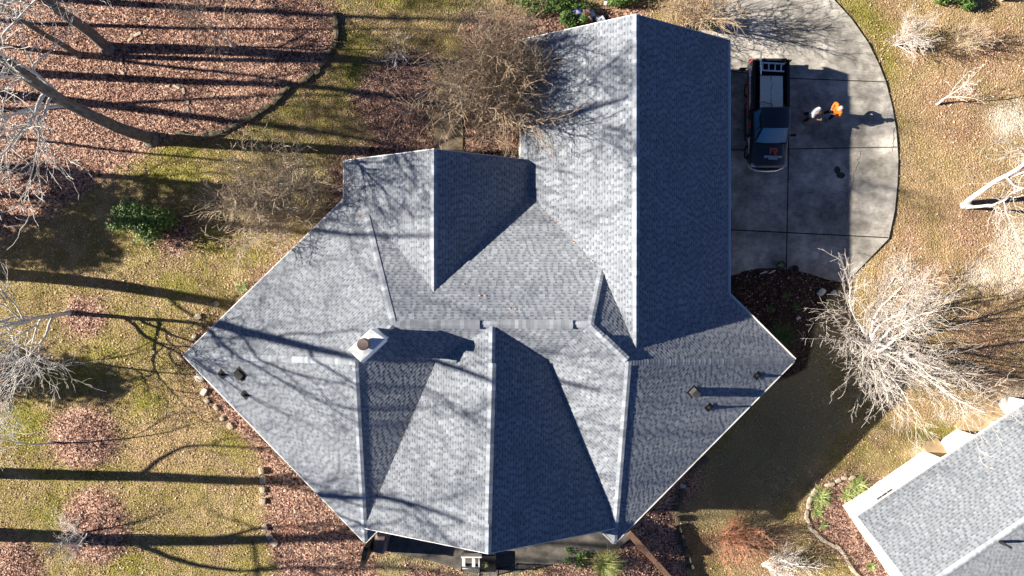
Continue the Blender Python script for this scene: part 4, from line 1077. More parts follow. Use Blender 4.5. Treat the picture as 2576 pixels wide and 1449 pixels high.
M["terracotta"] = noisy("dark_pot", (0.05, 0.04, 0.035), (0.1, 0.085, 0.07), 8, 0.7)
def pot(x, y, label, m, sd, r):
    o = empty("flower_pot", P(x, y)); o.location.z = SLAB_Z; tag(o, label, "flower pot", "flower pots at the driveway edge")
    pb = MB(); pb.lathe([(r * 0.7, 0), (r, 0.34), (r * 1.1, 0.34), (r * 1.1, 0.4), (r * 0.95, 0.4), (r * 0.9, 0.33)], (0, 0, 0), 18); pb.build("pot", M["terracotta"], o)
    sb_ = MB(); sb_.lathe([(r * 0.88, 0.3), (r * 0.6, 0.34)], (0, 0, 0), 14); sb_.build("soil", M["joint"], o)
    if m:
        q_ = clump("plant", "x", "x", (0, 0), 40, 0.22, 0.03, m, sd, 0.8, z=0.34); del q_["label"], q_["category"]; q_.parent = o
pot(1957, 668, "flower pot with a yellow green plant at the driveway edge", "strap", 251, 0.22)
pot(1991, 677, "empty tan rimmed flower pot at the driveway edge", None, 252, 0.2)
for (x, y, rz, lb_) in ((1920, 686, 0.3, "white garden stake standing nearer the eave in the dark bed"), (1942, 684, 0.45, "white garden stake lying next to the flower pots")):
    s_ = MB(); s_.box((0, 0, 0.05), (0.4, 0.05, 0.04)); s_.box((0.08, 0.03, 0.12), (0.05, 0.05, 0.2)); o = s_.build("garden_stake", M["white"]); o.location = P(x, y); o.rotation_euler = (0, 0, rz); tag(o, lb_, "stake")

# stack of sample boards leaning by the garage gable
BC = [((0.42, 0.5, 0.62), (0.02, 0.06, 0.5)), ((0.34, 0.36, 0.4), (0.14, 0.06, 0.05)), ((0.10, 0.03, 0.03), (0.2, 0.15, 0.13)), ((0.52, 0.62, 0.72), (0.55, 0.64, 0.72)),
      ((0.36, 0.33, 0.30), (0.3, 0.28, 0.26)), ((0.4, 0.05, 0.04), (0.42, 0.36, 0.28)), ((0.4, 0.46, 0.5), (0.05, 0.02, 0.03)), ((0.5, 0.56, 0.62), (0.55, 0.6, 0.66))]
BD = ["blue and white box at the left end of the junk pile", "grey box with brown marks at the back of the junk pile", "dark red box in the middle of the junk pile", "pale blue box at the right of the junk pile",
      "grey box at the front of the junk pile", "red and tan box by the roof edge in the junk pile", "pale box with a dark oval in the junk pile", "pale blue box half hidden by the garage roof edge"]
BP = [(1450, 38), (1474, 30), (1471, 44), (1483, 41), (1464, 54), (1475, 62), (1498, 55), (1508, 58)]
for i, ((x, y), (c1, c2)) in enumerate(zip(BP, BC)):
    g = NG("box_print_%d" % i); f_ = g.noise(g.coord(), 2.2, 2); g.col(g.ramp(f_, [(0.48, c1), (0.52, c2)])); g.rough(0.5)
    s_ = MB(); s_.box((0, 0, 0.18), (0.42, 0.34, 0.34)); s_.box((0, 0, 0.355), (0.40, 0.16, 0.012)); s_.box((0.21, 0, 0.25), (0.012, 0.12, 0.05))
    o = bevel(s_.build("storage_box", g.m), 0.006, 1); o.location = P(x, y) + Vector((0, 0, 0.12 * (i % 3))); o.rotation_euler = (0.1 * (i % 2), 0.08, 0.6 + 0.15 * ((i * 7) % 3 - 1)); tag(o, BD[i], "box", "boxes piled by the garage gable")
s_ = MB(); s_.lathe([(0.05, 0), (0.11, 0.04), (0.12, 0.14), (0.07, 0.2), (0.0, 0.21)], (0, 0, 0), 12); o = s_.build("garden_lamp", M["white"]); o.location = P(1524, 10); tag(o, "small white globe garden lamp behind the garage", "lamp")
s_ = MB(); s_.lathe([(0.16, 0), (0.19, 0.3), (0.21, 0.34), (0.17, 0.34), (0.15, 0.1)], (0, 0, 0), 16); o = s_.build("flower_pot", M["brick"]); o.location = P(938, 381); tag(o, "round brown pot beside the rear gable in the leaf litter", "flower pot")

# yard flag near the garage
yf = empty("yard_flag", P(1846, 186)); yf.location.z = SLAB_Z; tag(yf, "small dark green and red flag standing at the garage wall by the truck", "flag")
s_ = MB(); s_.tube([(0, 0, 0), (0, 0, 1.0), (0.42, 0, 1.0)], [0.012] * 3, 6); s_.build("pole", M["darkmetal"], yf)
g = NG("flag_cloth"); g.col(g.ramp(g.noise(g.coord(), 5, 3), [(0.4, (0.02, 0.07, 0.03)), (0.55, (0.12, 0.02, 0.02)), (0.62, (0.05, 0.15, 0.2))])); g.rough(0.8)
s_ = MB()
for k in range(6):
    y0_, y1_ = 0.03 * math.sin(k * 1.1), 0.03 * math.sin((k + 1) * 1.1)
    s_.quad((0.03 + 0.065 * k, y0_, 0.45), (0.03 + 0.065 * (k + 1), y1_, 0.45), (0.03 + 0.065 * (k + 1), y1_ * 0.4, 0.98), (0.03 + 0.065 * k, y0_ * 0.4, 0.98))
s_.build("cloth", g.m, yf)

# neighbour porch things
s_ = MB(); s_.lathe([(0.3, 0), (0.42, 0.3), (0.45, 0.7), (0.38, 0.9), (0.3, 0.93)], (0, 0, 0), 20); o = s_.build("planter_urn", M["white"]); o.location = nwp(sB0 + 1.9, 1.0, 0.2); tag(o, "round white urn on the neighbour porch", "urn")
s_ = MB()
s_.box((0, 0, 0.45), (0.5, 0.5, 0.05)); s_.box((0, 0.24, 0.75), (0.5, 0.05, 0.6))
for sx in (-0.2, 0.2):
    for sy in (-0.2, 0.2): s_.box((sx, sy, 0.22), (0.05, 0.05, 0.44))
o = s_.build("porch_chair", M["brick"]); o.location = nwp(sB0 + 2.7, 0.8, 0.2); o.rotation_euler = (0, 0, 1.0); tag(o, "brown wooden chair on the neighbour porch", "chair")

# ------------------------------------------------------------------ pickup truck
M["paint"] = NG("black_truck_paint")
_g = M["paint"]; _g.b.inputs["Base Color"].default_value = (0.017, 0.021, 0.034, 1); _g.b.inputs["Roughness"].default_value = 0.32; _g.b.inputs["Coat Weight"].default_value = 0.35; _g.b.inputs["Coat Roughness"].default_value = 0.12
M["paint"] = _g.m
M["bedliner"] = noisy("bed_liner", (0.012, 0.012, 0.013), (0.03, 0.03, 0.032), 40, 0.8, 0.3)
M["tyre"] = noisy("tyre_rubber", (0.012, 0.012, 0.012), (0.028, 0.027, 0.026), 20, 0.85)
M["rim"] = mat("alloy_rim", (0.35, 0.35, 0.36), 0.35, 0.8, 0.5)
M["chrome"] = mat("chrome_trim", (0.7, 0.7, 0.72), 0.18, 0.9, 0.5)
M["wglass"] = mat("windscreen_glass", (0.045, 0.2, 0.36), 0.15, 0.0, 0.25)  # blue base colour paints in the sky reflected by the glass
M["lampred"] = mat("tail_lamp_red", (0.35, 0.01, 0.015), 0.2, 0, 0.5)
M["lampclear"] = mat("headlamp_lens", (0.45, 0.45, 0.47), 0.12, 0.2, 0.6)
M["decal_white"] = mat("white_vinyl", (0.72, 0.73, 0.76), 0.5)
M["decal_blue"] = mat("navy_vinyl", (0.01, 0.02, 0.09), 0.5)
M["decal_red"] = mat("red_orange_vinyl", (0.62, 0.09, 0.05), 0.5)
truck = empty("pickup_truck", (13.72, 9.30, SLAB_Z)); truck.scale = (1.0, 1.0, 1.13); tag(truck, "black pickup truck with roofing company lettering parked beside the garage", "pickup truck")

def loft(rings, mat_, name, parent, smooth=True, close=True):
    lb = MB(); n_ = len(rings[0]); vs = [p for r_ in rings for p in r_]; fs = []
    for i in range(len(rings) - 1):
        for k in range(n_ if close else n_ - 1):
            k2 = (k + 1) % n_
            fs.append((i * n_ + k, i * n_ + k2, (i + 1) * n_ + k2, (i + 1) * n_ + k))
    if close: fs.append(tuple(range(n_ - 1, -1, -1))); fs.append(tuple(range((len(rings) - 1) * n_, len(rings) * n_)))
    lb.add(vs, fs); o = lb.build(name, mat_, parent, smooth=False)
    bm = bmesh.new(); bm.from_mesh(o.data); bmesh.ops.recalc_face_normals(bm, faces=bm.faces); bm.to_mesh(o.data); bm.free()
    if smooth:
        o.data.polygons.foreach_set("use_smooth", [True] * len(o.data.polygons))
        if hasattr(o.data, "set_sharp_from_angle"): o.data.set_sharp_from_angle(angle=R(32))
    return o
def ring_front(y, hw, zb, zt, crown=0.03):
    half = [(hw * 0.96, zb), (hw, zb + 0.12), (hw * 1.01, (zb + zt) / 2), (hw * 0.985, zt - 0.16), (hw * 0.93, zt - 0.05), (hw * 0.84, zt), (hw * 0.72, zt + 0.012), (hw * 0.66, zt + crown), (hw * 0.3, zt + crown * 1.25)]
    return [(x, y, z) for x, z in half] + [(-x, y, z) for x, z in half[::-1]]
body = loft([ring_front(-2.90, 0.66, 0.48, 0.86, 0.0), ring_front(-2.86, 0.80, 0.46, 0.95, 0.01), ring_front(-2.72, 0.92, 0.45, 1.03), ring_front(-2.45, 0.975, 0.44, 1.09, 0.035), ring_front(-1.95, 0.985, 0.44, 1.14, 0.04),
             ring_front(-1.62, 0.985, 0.42, 1.18, 0.03), ring_front(-1.0, 0.98, 0.40, 1.2, 0.0), ring_front(0.12, 0.98, 0.40, 1.21, 0.0)], M["paint"], "body", truck)
# hood with its raised panel
hood = loft([[(x * s, y, z) for x, z in ((-0.64, zt), (-0.60, zt + 0.02), (0, zt + 0.034), (0.60, zt + 0.02), (0.64, zt), (0, zt - 0.05))] for y, s, zt in ((-2.78, 0.82, 1.035), (-2.6, 1.0, 1.09), (-2.2, 1.07, 1.145), (-1.64, 1.1, 1.205))], M["paint"], "hood", truck)
cowl = MB(); cowl.box((0, -1.63, 1.222), (1.5, 0.12, 0.035)); cowl.build("cowl", M["blackplastic"], truck)
for sx in (-0.3, 0.32):
    s_ = MB(); s_.tube([(sx - 0.25, -1.60, 1.26), (sx + 0.28, -1.585, 1.275)], [0.012] * 2, 5); s_.build("wiper", M["blackplastic"], truck)
# cab
def cab_ring(y, hwb, hwt, zb, zt): return [(-hwb, y, zb), (hwb, y, zb), (hwt, y, zt - 0.04), (hwt * 0.9, y, zt), (-hwt * 0.9, y, zt), (-hwt, y, zt - 0.04)]
cab = loft([cab_ring(-0.99, 0.80, 0.70, 1.17, 1.84), cab_ring(-0.75, 0.86, 0.735, 1.17, 1.885), cab_ring(-0.3, 0.88, 0.745, 1.17, 1.905), cab_ring(0.06, 0.88, 0.735, 1.17, 1.88), cab_ring(0.12, 0.88, 0.70, 1.17, 1.80)], M["paint"], "cab_roof", truck)
ws = MB(); ws.add([(-0.82, -1.60, 1.21), (-0.4, -1.66, 1.215), (0.4, -1.66, 1.215), (0.82, -1.60, 1.21), (0.68, -0.985, 1.83), (0.35, -1.0, 1.855), (-0.35, -1.0, 1.855), (-0.68, -0.985, 1.83)], [(0, 1, 6, 7), (1, 2, 5, 6), (2, 3, 4, 5)])
ws.build("windscreen", M["wglass"], truck, smooth=True)
for sx in (-1, 1):
    s_ = MB(); s_.tube([(sx * 0.84, -1.62, 1.2), (sx * 0.69, -0.99, 1.845)], [0.035, 0.03], 6); s_.build("pillar", M["paint"], truck)
    s_ = MB(); s_.quad((sx * 0.865, -0.98, 1.24), (sx * 0.893, 0.0, 1.24), (sx * 0.757, 0.0, 1.80), (sx * 0.735, -0.72, 1.79)); s_.add([(sx * 0.86, -1.45, 1.225), (sx * 0.862, -0.985, 1.24), (sx * 0.728, -0.93, 1.77)], [(0, 1, 2)])
    s_.build("side_window", M["wglass"], truck)
    dm = MB(); dm.box((sx * 0.996, -0.62, 0.80), (0.02, 1.22, 0.62)); door = bevel(dm.build("door", M["paint"], truck), 0.008, 1)
    hd = MB(); hd.box((sx * 1.012, -0.14, 0.98), (0.025, 0.2, 0.035)); hd.build("handle", M["blackplastic"], door)
    mr_ = MB(); mr_.box((sx * 1.16, -1.22, 1.24), (0.26, 0.12, 0.17)); mo = bevel(mr_.build("mirror", M["blackplastic"], truck), 0.03, 2)
    ma = MB(); ma.tube([(sx * 0.92, -1.2, 1.2), (sx * 1.1, -1.22, 1.22)], [0.025, 0.025], 6); ma.build("mirror_arm", M["blackplastic"], mo)
    # bed side: outer skin, rail cap
    bs = loft([[(sx * x, y, z) for x, z in ((0.90, 0.44), (0.985, 0.5), (1.0, 0.82), (0.985, 1.14), (0.955, 1.24), (0.85, 1.25), (0.83, 1.2), (0.83, 0.52))] for y in (0.18, 0.9, 1.9, 2.62, 2.78)], M["paint"], "bed_side", truck)
    rc = MB(); rc.box((sx * 0.90, 1.48, 1.258), (0.13, 2.62, 0.025)); rc.build("rail_cap", M["bedliner"], bs)
    # running board
    st_ = MB(); st_.tube([(sx * 0.98, 0.72, 0.40), (sx * 1.06, 0.66, 0.38), (sx * 1.08, 0.4, 0.36), (sx * 1.08, -1.0, 0.36), (sx * 1.06, -1.25, 0.38), (sx * 0.98, -1.3, 0.4)], [0.045] * 6, 8); st_.box((sx * 1.05, -0.3, 0.39), (0.11, 1.5, 0.03))
    st_.build("side_step", M["greyplastic"], truck)
    hl = MB(); hl.box((sx * 0.80, -2.74, 0.90), (0.28, 0.2, 0.17)); bevel(hl.build("headlight", M["lampclear"], truck), 0.03, 2)
    tl = MB(); tl.box((sx * 0.955, 2.79, 0.98), (0.09, 0.09, 0.4)); bevel(tl.build("taillight", M["lampred"], truck), 0.015, 1)
    for yy in (1.45, -1.92):
        wr = empty("wheel", (sx * 0.87, yy, 0.40)); wr.parent = truck
        tb = MB(); n_ = 24; prof = [(0.25, -0.12), (0.37, -0.125), (0.395, -0.09), (0.40, 0.0), (0.395, 0.09), (0.37, 0.125), (0.25, 0.12)]
        vs = [(px_, math.cos(2 * math.pi * k / n_) * r_, math.sin(2 * math.pi * k / n_) * r_) for r_, px_ in prof for k in range(n_)]
        tb.add(vs, [(i * n_ + k, i * n_ + (k + 1) % n_, (i + 1) * n_ + (k + 1) % n_, (i + 1) * n_ + k) for i in range(len(prof) - 1) for k in range(n_)]); tb.build("tyre", M["tyre"], wr, smooth=True)
        rb = MB()
        rb.add([(sx * 0.06, math.cos(2 * math.pi * k / n_) * 0.25, math.sin(2 * math.pi * k / n_) * 0.25) for k in range(n_)] + [(sx * 0.11, math.cos(2 * math.pi * k / n_) * 0.255, math.sin(2 * math.pi * k / n_) * 0.255) for k in range(n_)], [tuple(range(n_))] + [(k, (k + 1) % n_, n_ + (k + 1) % n_, n_ + k) for k in range(n_)])
        for k in range(6):
            an = k * math.pi / 3; rb.box((sx * 0.09, math.cos(an) * 0.13, math.sin(an) * 0.13), (0.04, 0.22, 0.07), M=Matrix.Rotation(an, 3, 'X'))
        rb.tube([(sx * 0.06, 0, 0), (sx * 0.125, 0, 0)], [0.06, 0.05], 12); rb.build("rim", M["rim"], wr)
        fb_ = MB()
        for k in range(9):
            a0, a1 = math.pi * k / 9, math.pi * (k + 1) / 9
            fb_.quad((sx * 0.12, math.cos(a0) * 0.43, math.sin(a0) * 0.43), (sx * 0.12, math.cos(a1) * 0.43, math.sin(a1) * 0.43), (sx * 0.15, math.cos(a1) * 0.49, math.sin(a1) * 0.49), (sx * 0.15, math.cos(a0) * 0.49, math.sin(a0) * 0.49))
        fo = fb_.build("fender_flare", M["blackplastic"], truck); fo.location = (sx * 0.865, yy, 0.42)
fl_ = MB(); fl_.box((0, 1.5, 0.60), (1.66, 2.6, 0.05))
for k in range(9): fl_.box((-0.66 + 0.165 * k, 1.5, 0.632), (0.07, 2.5, 0.014))
fl_.box((0, 0.2, 0.9), (1.66, 0.05, 0.62)); fl_.build("bed_floor", M["bedliner"], truck)
tg = MB(); tg.box((0, 2.80, 0.92), (1.66, 0.07, 0.6)); tg.box((0, 2.80, 1.235), (1.66, 0.11, 0.03)); bevel(tg.build("tailgate", M["paint"], truck), 0.01, 1)
rbp = MB(); rbp.box((0, 2.93, 0.60), (1.86, 0.2, 0.2)); bevel(rbp.build("rear_bumper", M["blackplastic"], truck), 0.03, 2)
fbp = MB(); pts_ = [(-0.93, -2.62, 0.56), (-0.86, -2.80, 0.56), (-0.55, -2.93, 0.56), (0, -2.97, 0.56), (0.55, -2.93, 0.56), (0.86, -2.80, 0.56), (0.93, -2.62, 0.56)]
fbp.tube(pts_, [0.09] * 7, 8); fbp.build("front_bumper", M["chrome"], truck, smooth=True)
gl_ = MB(); gl_.box((0, -2.88, 0.80), (1.2, 0.06, 0.22))
for k in range(4): gl_.box((0, -2.915, 0.725 + 0.05 * k), (1.15, 0.02, 0.02))
gl_.build("grille", M["blackplastic"], truck)

def text_mesh(txt, size, m, parent, loc, rot, name, xscale=1.0, bold=0.0, shear=0.0):
    cu = bpy.data.curves.new(name, 'FONT'); cu.body = txt; cu.size = size; cu.align_x = 'CENTER'; cu.align_y = 'CENTER'; cu.extrude = 0.0015; cu.offset = bold; cu.shear = shear
    to = bpy.data.objects.new(name, cu); COL.objects.link(to)
    dg = bpy.context.evaluated_depsgraph_get(); dg.update()
    me = bpy.data.meshes.new_from_object(to.evaluated_get(dg)); me.name = name
    bpy.data.objects.remove(to); bpy.data.curves.remove(cu)
    me.materials.clear(); me.materials.append(m)
    o = bpy.data.objects.new(name, me); o.scale = (xscale, 1, 1); o.location = loc; o.rotation_euler = rot; o.parent = parent; COL.objects.link(o)
    return o
def flat_poly(pts, thick, m, name, parent, loc=(0, 0, 0), rot=(0, 0, 0)):
    bm = bmesh.new(); vs = [bm.verts.new((x, y, 0)) for x, y in pts]; f = bm.faces.new(vs)
    r_ = bmesh.ops.extrude_face_region(bm, geom=[f]); bmesh.ops.translate(bm, verts=[e for e in r_["geom"] if isinstance(e, bmesh.types.BMVert)], vec=(0, 0, thick))
    bmesh.ops.triangulate(bm, faces=bm.faces); bmesh.ops.recalc_face_normals(bm, faces=bm.faces)
    me = bpy.data.meshes.new(name); bm.to_mesh(me); bm.free(); me.materials.append(m)
    o = bpy.data.objects.new(name, me); o.location = loc; o.rotation_euler = rot; o.parent = parent; COL.objects.link(o)
    return o
RL = [(430, 350), (790, 365), (840, 395), (862, 445), (860, 530), (835, 580), (760, 630), (830, 745), (725, 745), (580, 540), (740, 535), (745, 480), (540, 472), (525, 605), (400, 720)]
RL = [((x - 630) / 14.5 / 70.0, (550 - y) / 14.5 / 70.0) for x, y in RL]
tilt = math.atan2(0.06, 0.45)
def hood_z(y): return 1.21 + (y + 1.64) * 0.113 + 0.03
flat_poly(RL[::-1], 0.003, M["decal_red"], "logo", hood, (0.19 - 0.05, -2.06, hood_z(-2.06) - 0.004 + 0.012), (tilt * 0.85, 0, 0))
t1 = text_mesh("REVOLUTION", 0.135, M["decal_white"], hood, (0.12, -2.335, hood_z(-2.335) + 0.012), (tilt, 0, -0.02), "lettering", 1.14, 0.004, 0.12)
s_ = MB(); s_.box((0.12, -2.395, hood_z(-2.395) + 0.008), (0.95, 0.014, 0.004)); s_.build("underline", M["decal_white"], hood)
text_mesh("ROOFING", 0.11, M["decal_white"], hood, (0.12, -2.455, hood_z(-2.455) + 0.008), (tilt * 1.2, 0, -0.02), "lettering", 0.95, 0.001, 0.1)
SIDE = (math.pi / 2, 0, -math.pi / 2)
bed_l = [c for c in truck.children if c.name.startswith("bed_side")][0]
flat_poly([(-2.0, 0.80), (-1.75, 1.07), (-0.1, 1.05), (0.35, 0.84), (0.12, 0.84)][::-1], 0.003, M["decal_white"], "phone_banner", truck, (-1.008, 0.55, 0), SIDE)
text_mesh("205-382-0711", 0.2, M["decal_blue"], truck, (-1.013, 1.38, 0.945), SIDE, "lettering", 1.12, 0.005)
s_ = MB(); s_.lathe([(0.055, 0), (0.055, 0.003)], (0, 0, 0), 14); o = s_.build("emblem", M["decal_blue"], truck); o.location = (-1.011, 2.38, 0.945); o.rotation_euler = SIDE
flat_poly([(-2.72, 0.72), (-2.45, 1.2), (-2.2, 1.2), (-2.5, 0.72)][::-1], 0.003, M["decal_white"], "side_stripe", truck, (-1.005, 0, 0), SIDE)
flat_poly([(-2.45, 0.66), (-2.1, 1.2), (-1.95, 1.2), (-2.3, 0.66)][::-1], 0.003, M["decal_red"], "side_stripe", truck, (-1.0065, 0, 0), SIDE)
flat_poly([(-1.9, 0.5), (-1.9, 0.62), (0.0, 0.7), (0.0, 0.5)][::-1], 0.003, M["decal_red"], "side_stripe", truck, (-1.004, 0, 0), SIDE)
flat_poly([(1.0, 0.62), (1.0, 0.95), (2.1, 0.78), (2.1, 0.72)][::-1], 0.003, M["decal_white"], "side_stripe", truck, (-1.0, 0, 0), SIDE)
flat_poly([(x * 0.9, y * 0.9) for x, y in RL[::-1]], 0.003, M["decal_red"], "logo", truck, (-1.009, -0.55, 0.85), SIDE)
text_mesh("REVOLUTION", 0.12, M["decal_white"], truck, (-1.009, -0.55, 0.6), SIDE, "lettering", 1.1, 0.002, 0.1)
rk = MB(); rk.tube([(0, 0, 0), (0, 1.2, 0.04)], [0.05, 0.05], 12); rk.tube([(0, 0.35, 0.01), (0, 0.5, 0.015)], [0.058, 0.058], 12)
o = rk.build("pipe", M["chrome"], None, smooth=True); o.location = (13.12, 11.25, SLAB_Z + 1.50); tag(o, "shiny metal pipe on the left bed rail poking out past the tailgate", "pipe")
rk = MB(); rk.tube([(0.86, 2.6, 1.25), (0.88, 2.62, 1.62)], [0.04, 0.04], 8); rk.build("rack_post", M["darkmetal"], truck)

# load carried in the bed
M["osb"] = noisy("osb_board", (0.66, 0.60, 0.48), (0.82, 0.76, 0.64), 18, 0.85, 0.1)
s_ = MB(); s_.box((0, 0, 0), (1.2, 1.85, 0.05)); ob = s_.build("plywood_sheet", M["osb"]); ob.location = (13.74, 10.32, SLAB_Z + 1.36); ob.rotation_euler = (R(-2), 0, R(-1)); tag(ob, "tan plywood sheets lying on the truck bed", "board")
mk = MB()
rg = random.Random(8)
for k in range(16): mk.box((rg.uniform(-0.04, 0.04) + 0.0, 0.86 - 0.108 * k, 0.0255), (0.05, 0.06 * rg.uniform(0.6, 1.2), 0.002))
mk.build("stamp_marks", M["greyplastic"], ob)
ld_ = empty("ladder", (13.76, 11.70, SLAB_Z + 1.42)); tag(ld_, "short aluminium ladder lying across the rear of the truck bed", "ladder"); ld_.rotation_euler = (0, 0, R(-3))
for sy in (-0.21, 0.19):
    s_ = MB(); s_.box((0, sy, 0), (1.3, 0.07, 0.05)); s_.build("rail", M["galv"], ld_)
for sx in (-0.5, -0.18, 0.16, 0.48):
    s_ = MB(); s_.box((sx, -0.01, 0), (0.06, 0.33, 0.03)); s_.build("rung", M["galv"], ld_)
M["redcord"] = mat("red_cord", (0.55, 0.04, 0.03), 0.6); M["yellow"] = mat("yellow_tool", (0.6, 0.38, 0.02), 0.5)
s_ = MB(); s_.tube([(-0.75, 0.12, 0.0), (-0.55, 0.08, 0.03), (-0.4, 0.12, 0.03), (-0.2, 0.02, 0.03), (0.0, 0.02, 0.03), (0.03, -0.1, 0.03), (-0.05, -0.22, 0.03)], [0.014] * 7, 6); o = s_.build("strap", M["redcord"]); o.location = (13.74, 9.75, SLAB_Z + 1.39); tag(o, "red tie strap lying over the front of the plywood", "strap")
s_ = MB(); s_.box((0, 0, 0), (0.04, 0.9, 0.04)); s_.box((0.08, -0.46, 0), (0.2, 0.04, 0.04), 0.6); o = s_.build("pry_bar", M["yellow"]); o.location = (14.43, 10.2, SLAB_Z + 1.15); tag(o, "yellow bar along the right side of the truck bed", "tool")

# ------------------------------------------------------------------ people
def skin_mesh(name, V, E, RAD, m, parent, root=0, sub=2):
    me = bpy.data.meshes.new(name); me.from_pydata([tuple(v) for v in V], E, [])
    o = bpy.data.objects.new(name, me); COL.objects.link(o)
    md = o.modifiers.new("Skin", 'SKIN'); md.use_smooth_shade = True; md.branch_smoothing = 0.4
    sv = me.skin_vertices[0].data
    for i, r_ in enumerate(RAD):
        sv[i].radius = r_ if isinstance(r_, tuple) else (r_, r_); sv[i].use_root = (i == root)
    ss = o.modifiers.new("Sub", 'SUBSURF'); ss.levels = sub; ss.render_levels = sub
    dg = bpy.context.evaluated_depsgraph_get(); dg.update()
    nm = bpy.data.meshes.new_from_object(o.evaluated_get(dg)); nm.name = name
    bpy.data.objects.remove(o); bpy.data.meshes.remove(me)
    nm.materials.clear(); nm.materials.append(m)
    for p_ in nm.polygons: p_.use_smooth = True; p_.material_index = 0
    o = bpy.data.objects.new(name, nm); COL.objects.link(o)
    if parent: o.parent = parent
    return o
class Sk:
    def __init__(self): self.V = []; self.E = []; self.R = []
    def v(self, p, r, to=None):
        self.V.append(Vector(p)); self.R.append(r); i = len(self.V) - 1
        if to is not None: self.E.append((to, i))
        return i
def hand(sk, w, palm_dir, side_dir, wi, curl):
    palm_dir = Vector(palm_dir).normalized(); side = Vector(side_dir).normalized(); nrm = palm_dir.cross(side).normalized()
    pc = sk.v(w + palm_dir * 0.05, (0.036, 0.018), wi)
    for k, (off, L_) in enumerate(((-0.03, 0.066), (-0.010, 0.078), (0.011, 0.073), (0.030, 0.058))):
        b0_ = sk.v(w + palm_dir * 0.092 + side * off, 0.0095, pc); d = (palm_dir + nrm * curl).normalized()
        b1_ = sk.v(sk.V[b0_] + d * L_ * 0.55, 0.0085, b0_); d2 = (palm_dir + nrm * curl * 2.4).normalized()
        sk.v(sk.V[b1_] + d2 * L_ * 0.5, 0.0075, b1_)
    th = sk.v(w + palm_dir * 0.045 - side * 0.045, 0.011, pc); sk.v(sk.V[th] + (palm_dir * 0.9 - side * 0.6 + nrm * curl).normalized() * 0.045, 0.009, th)
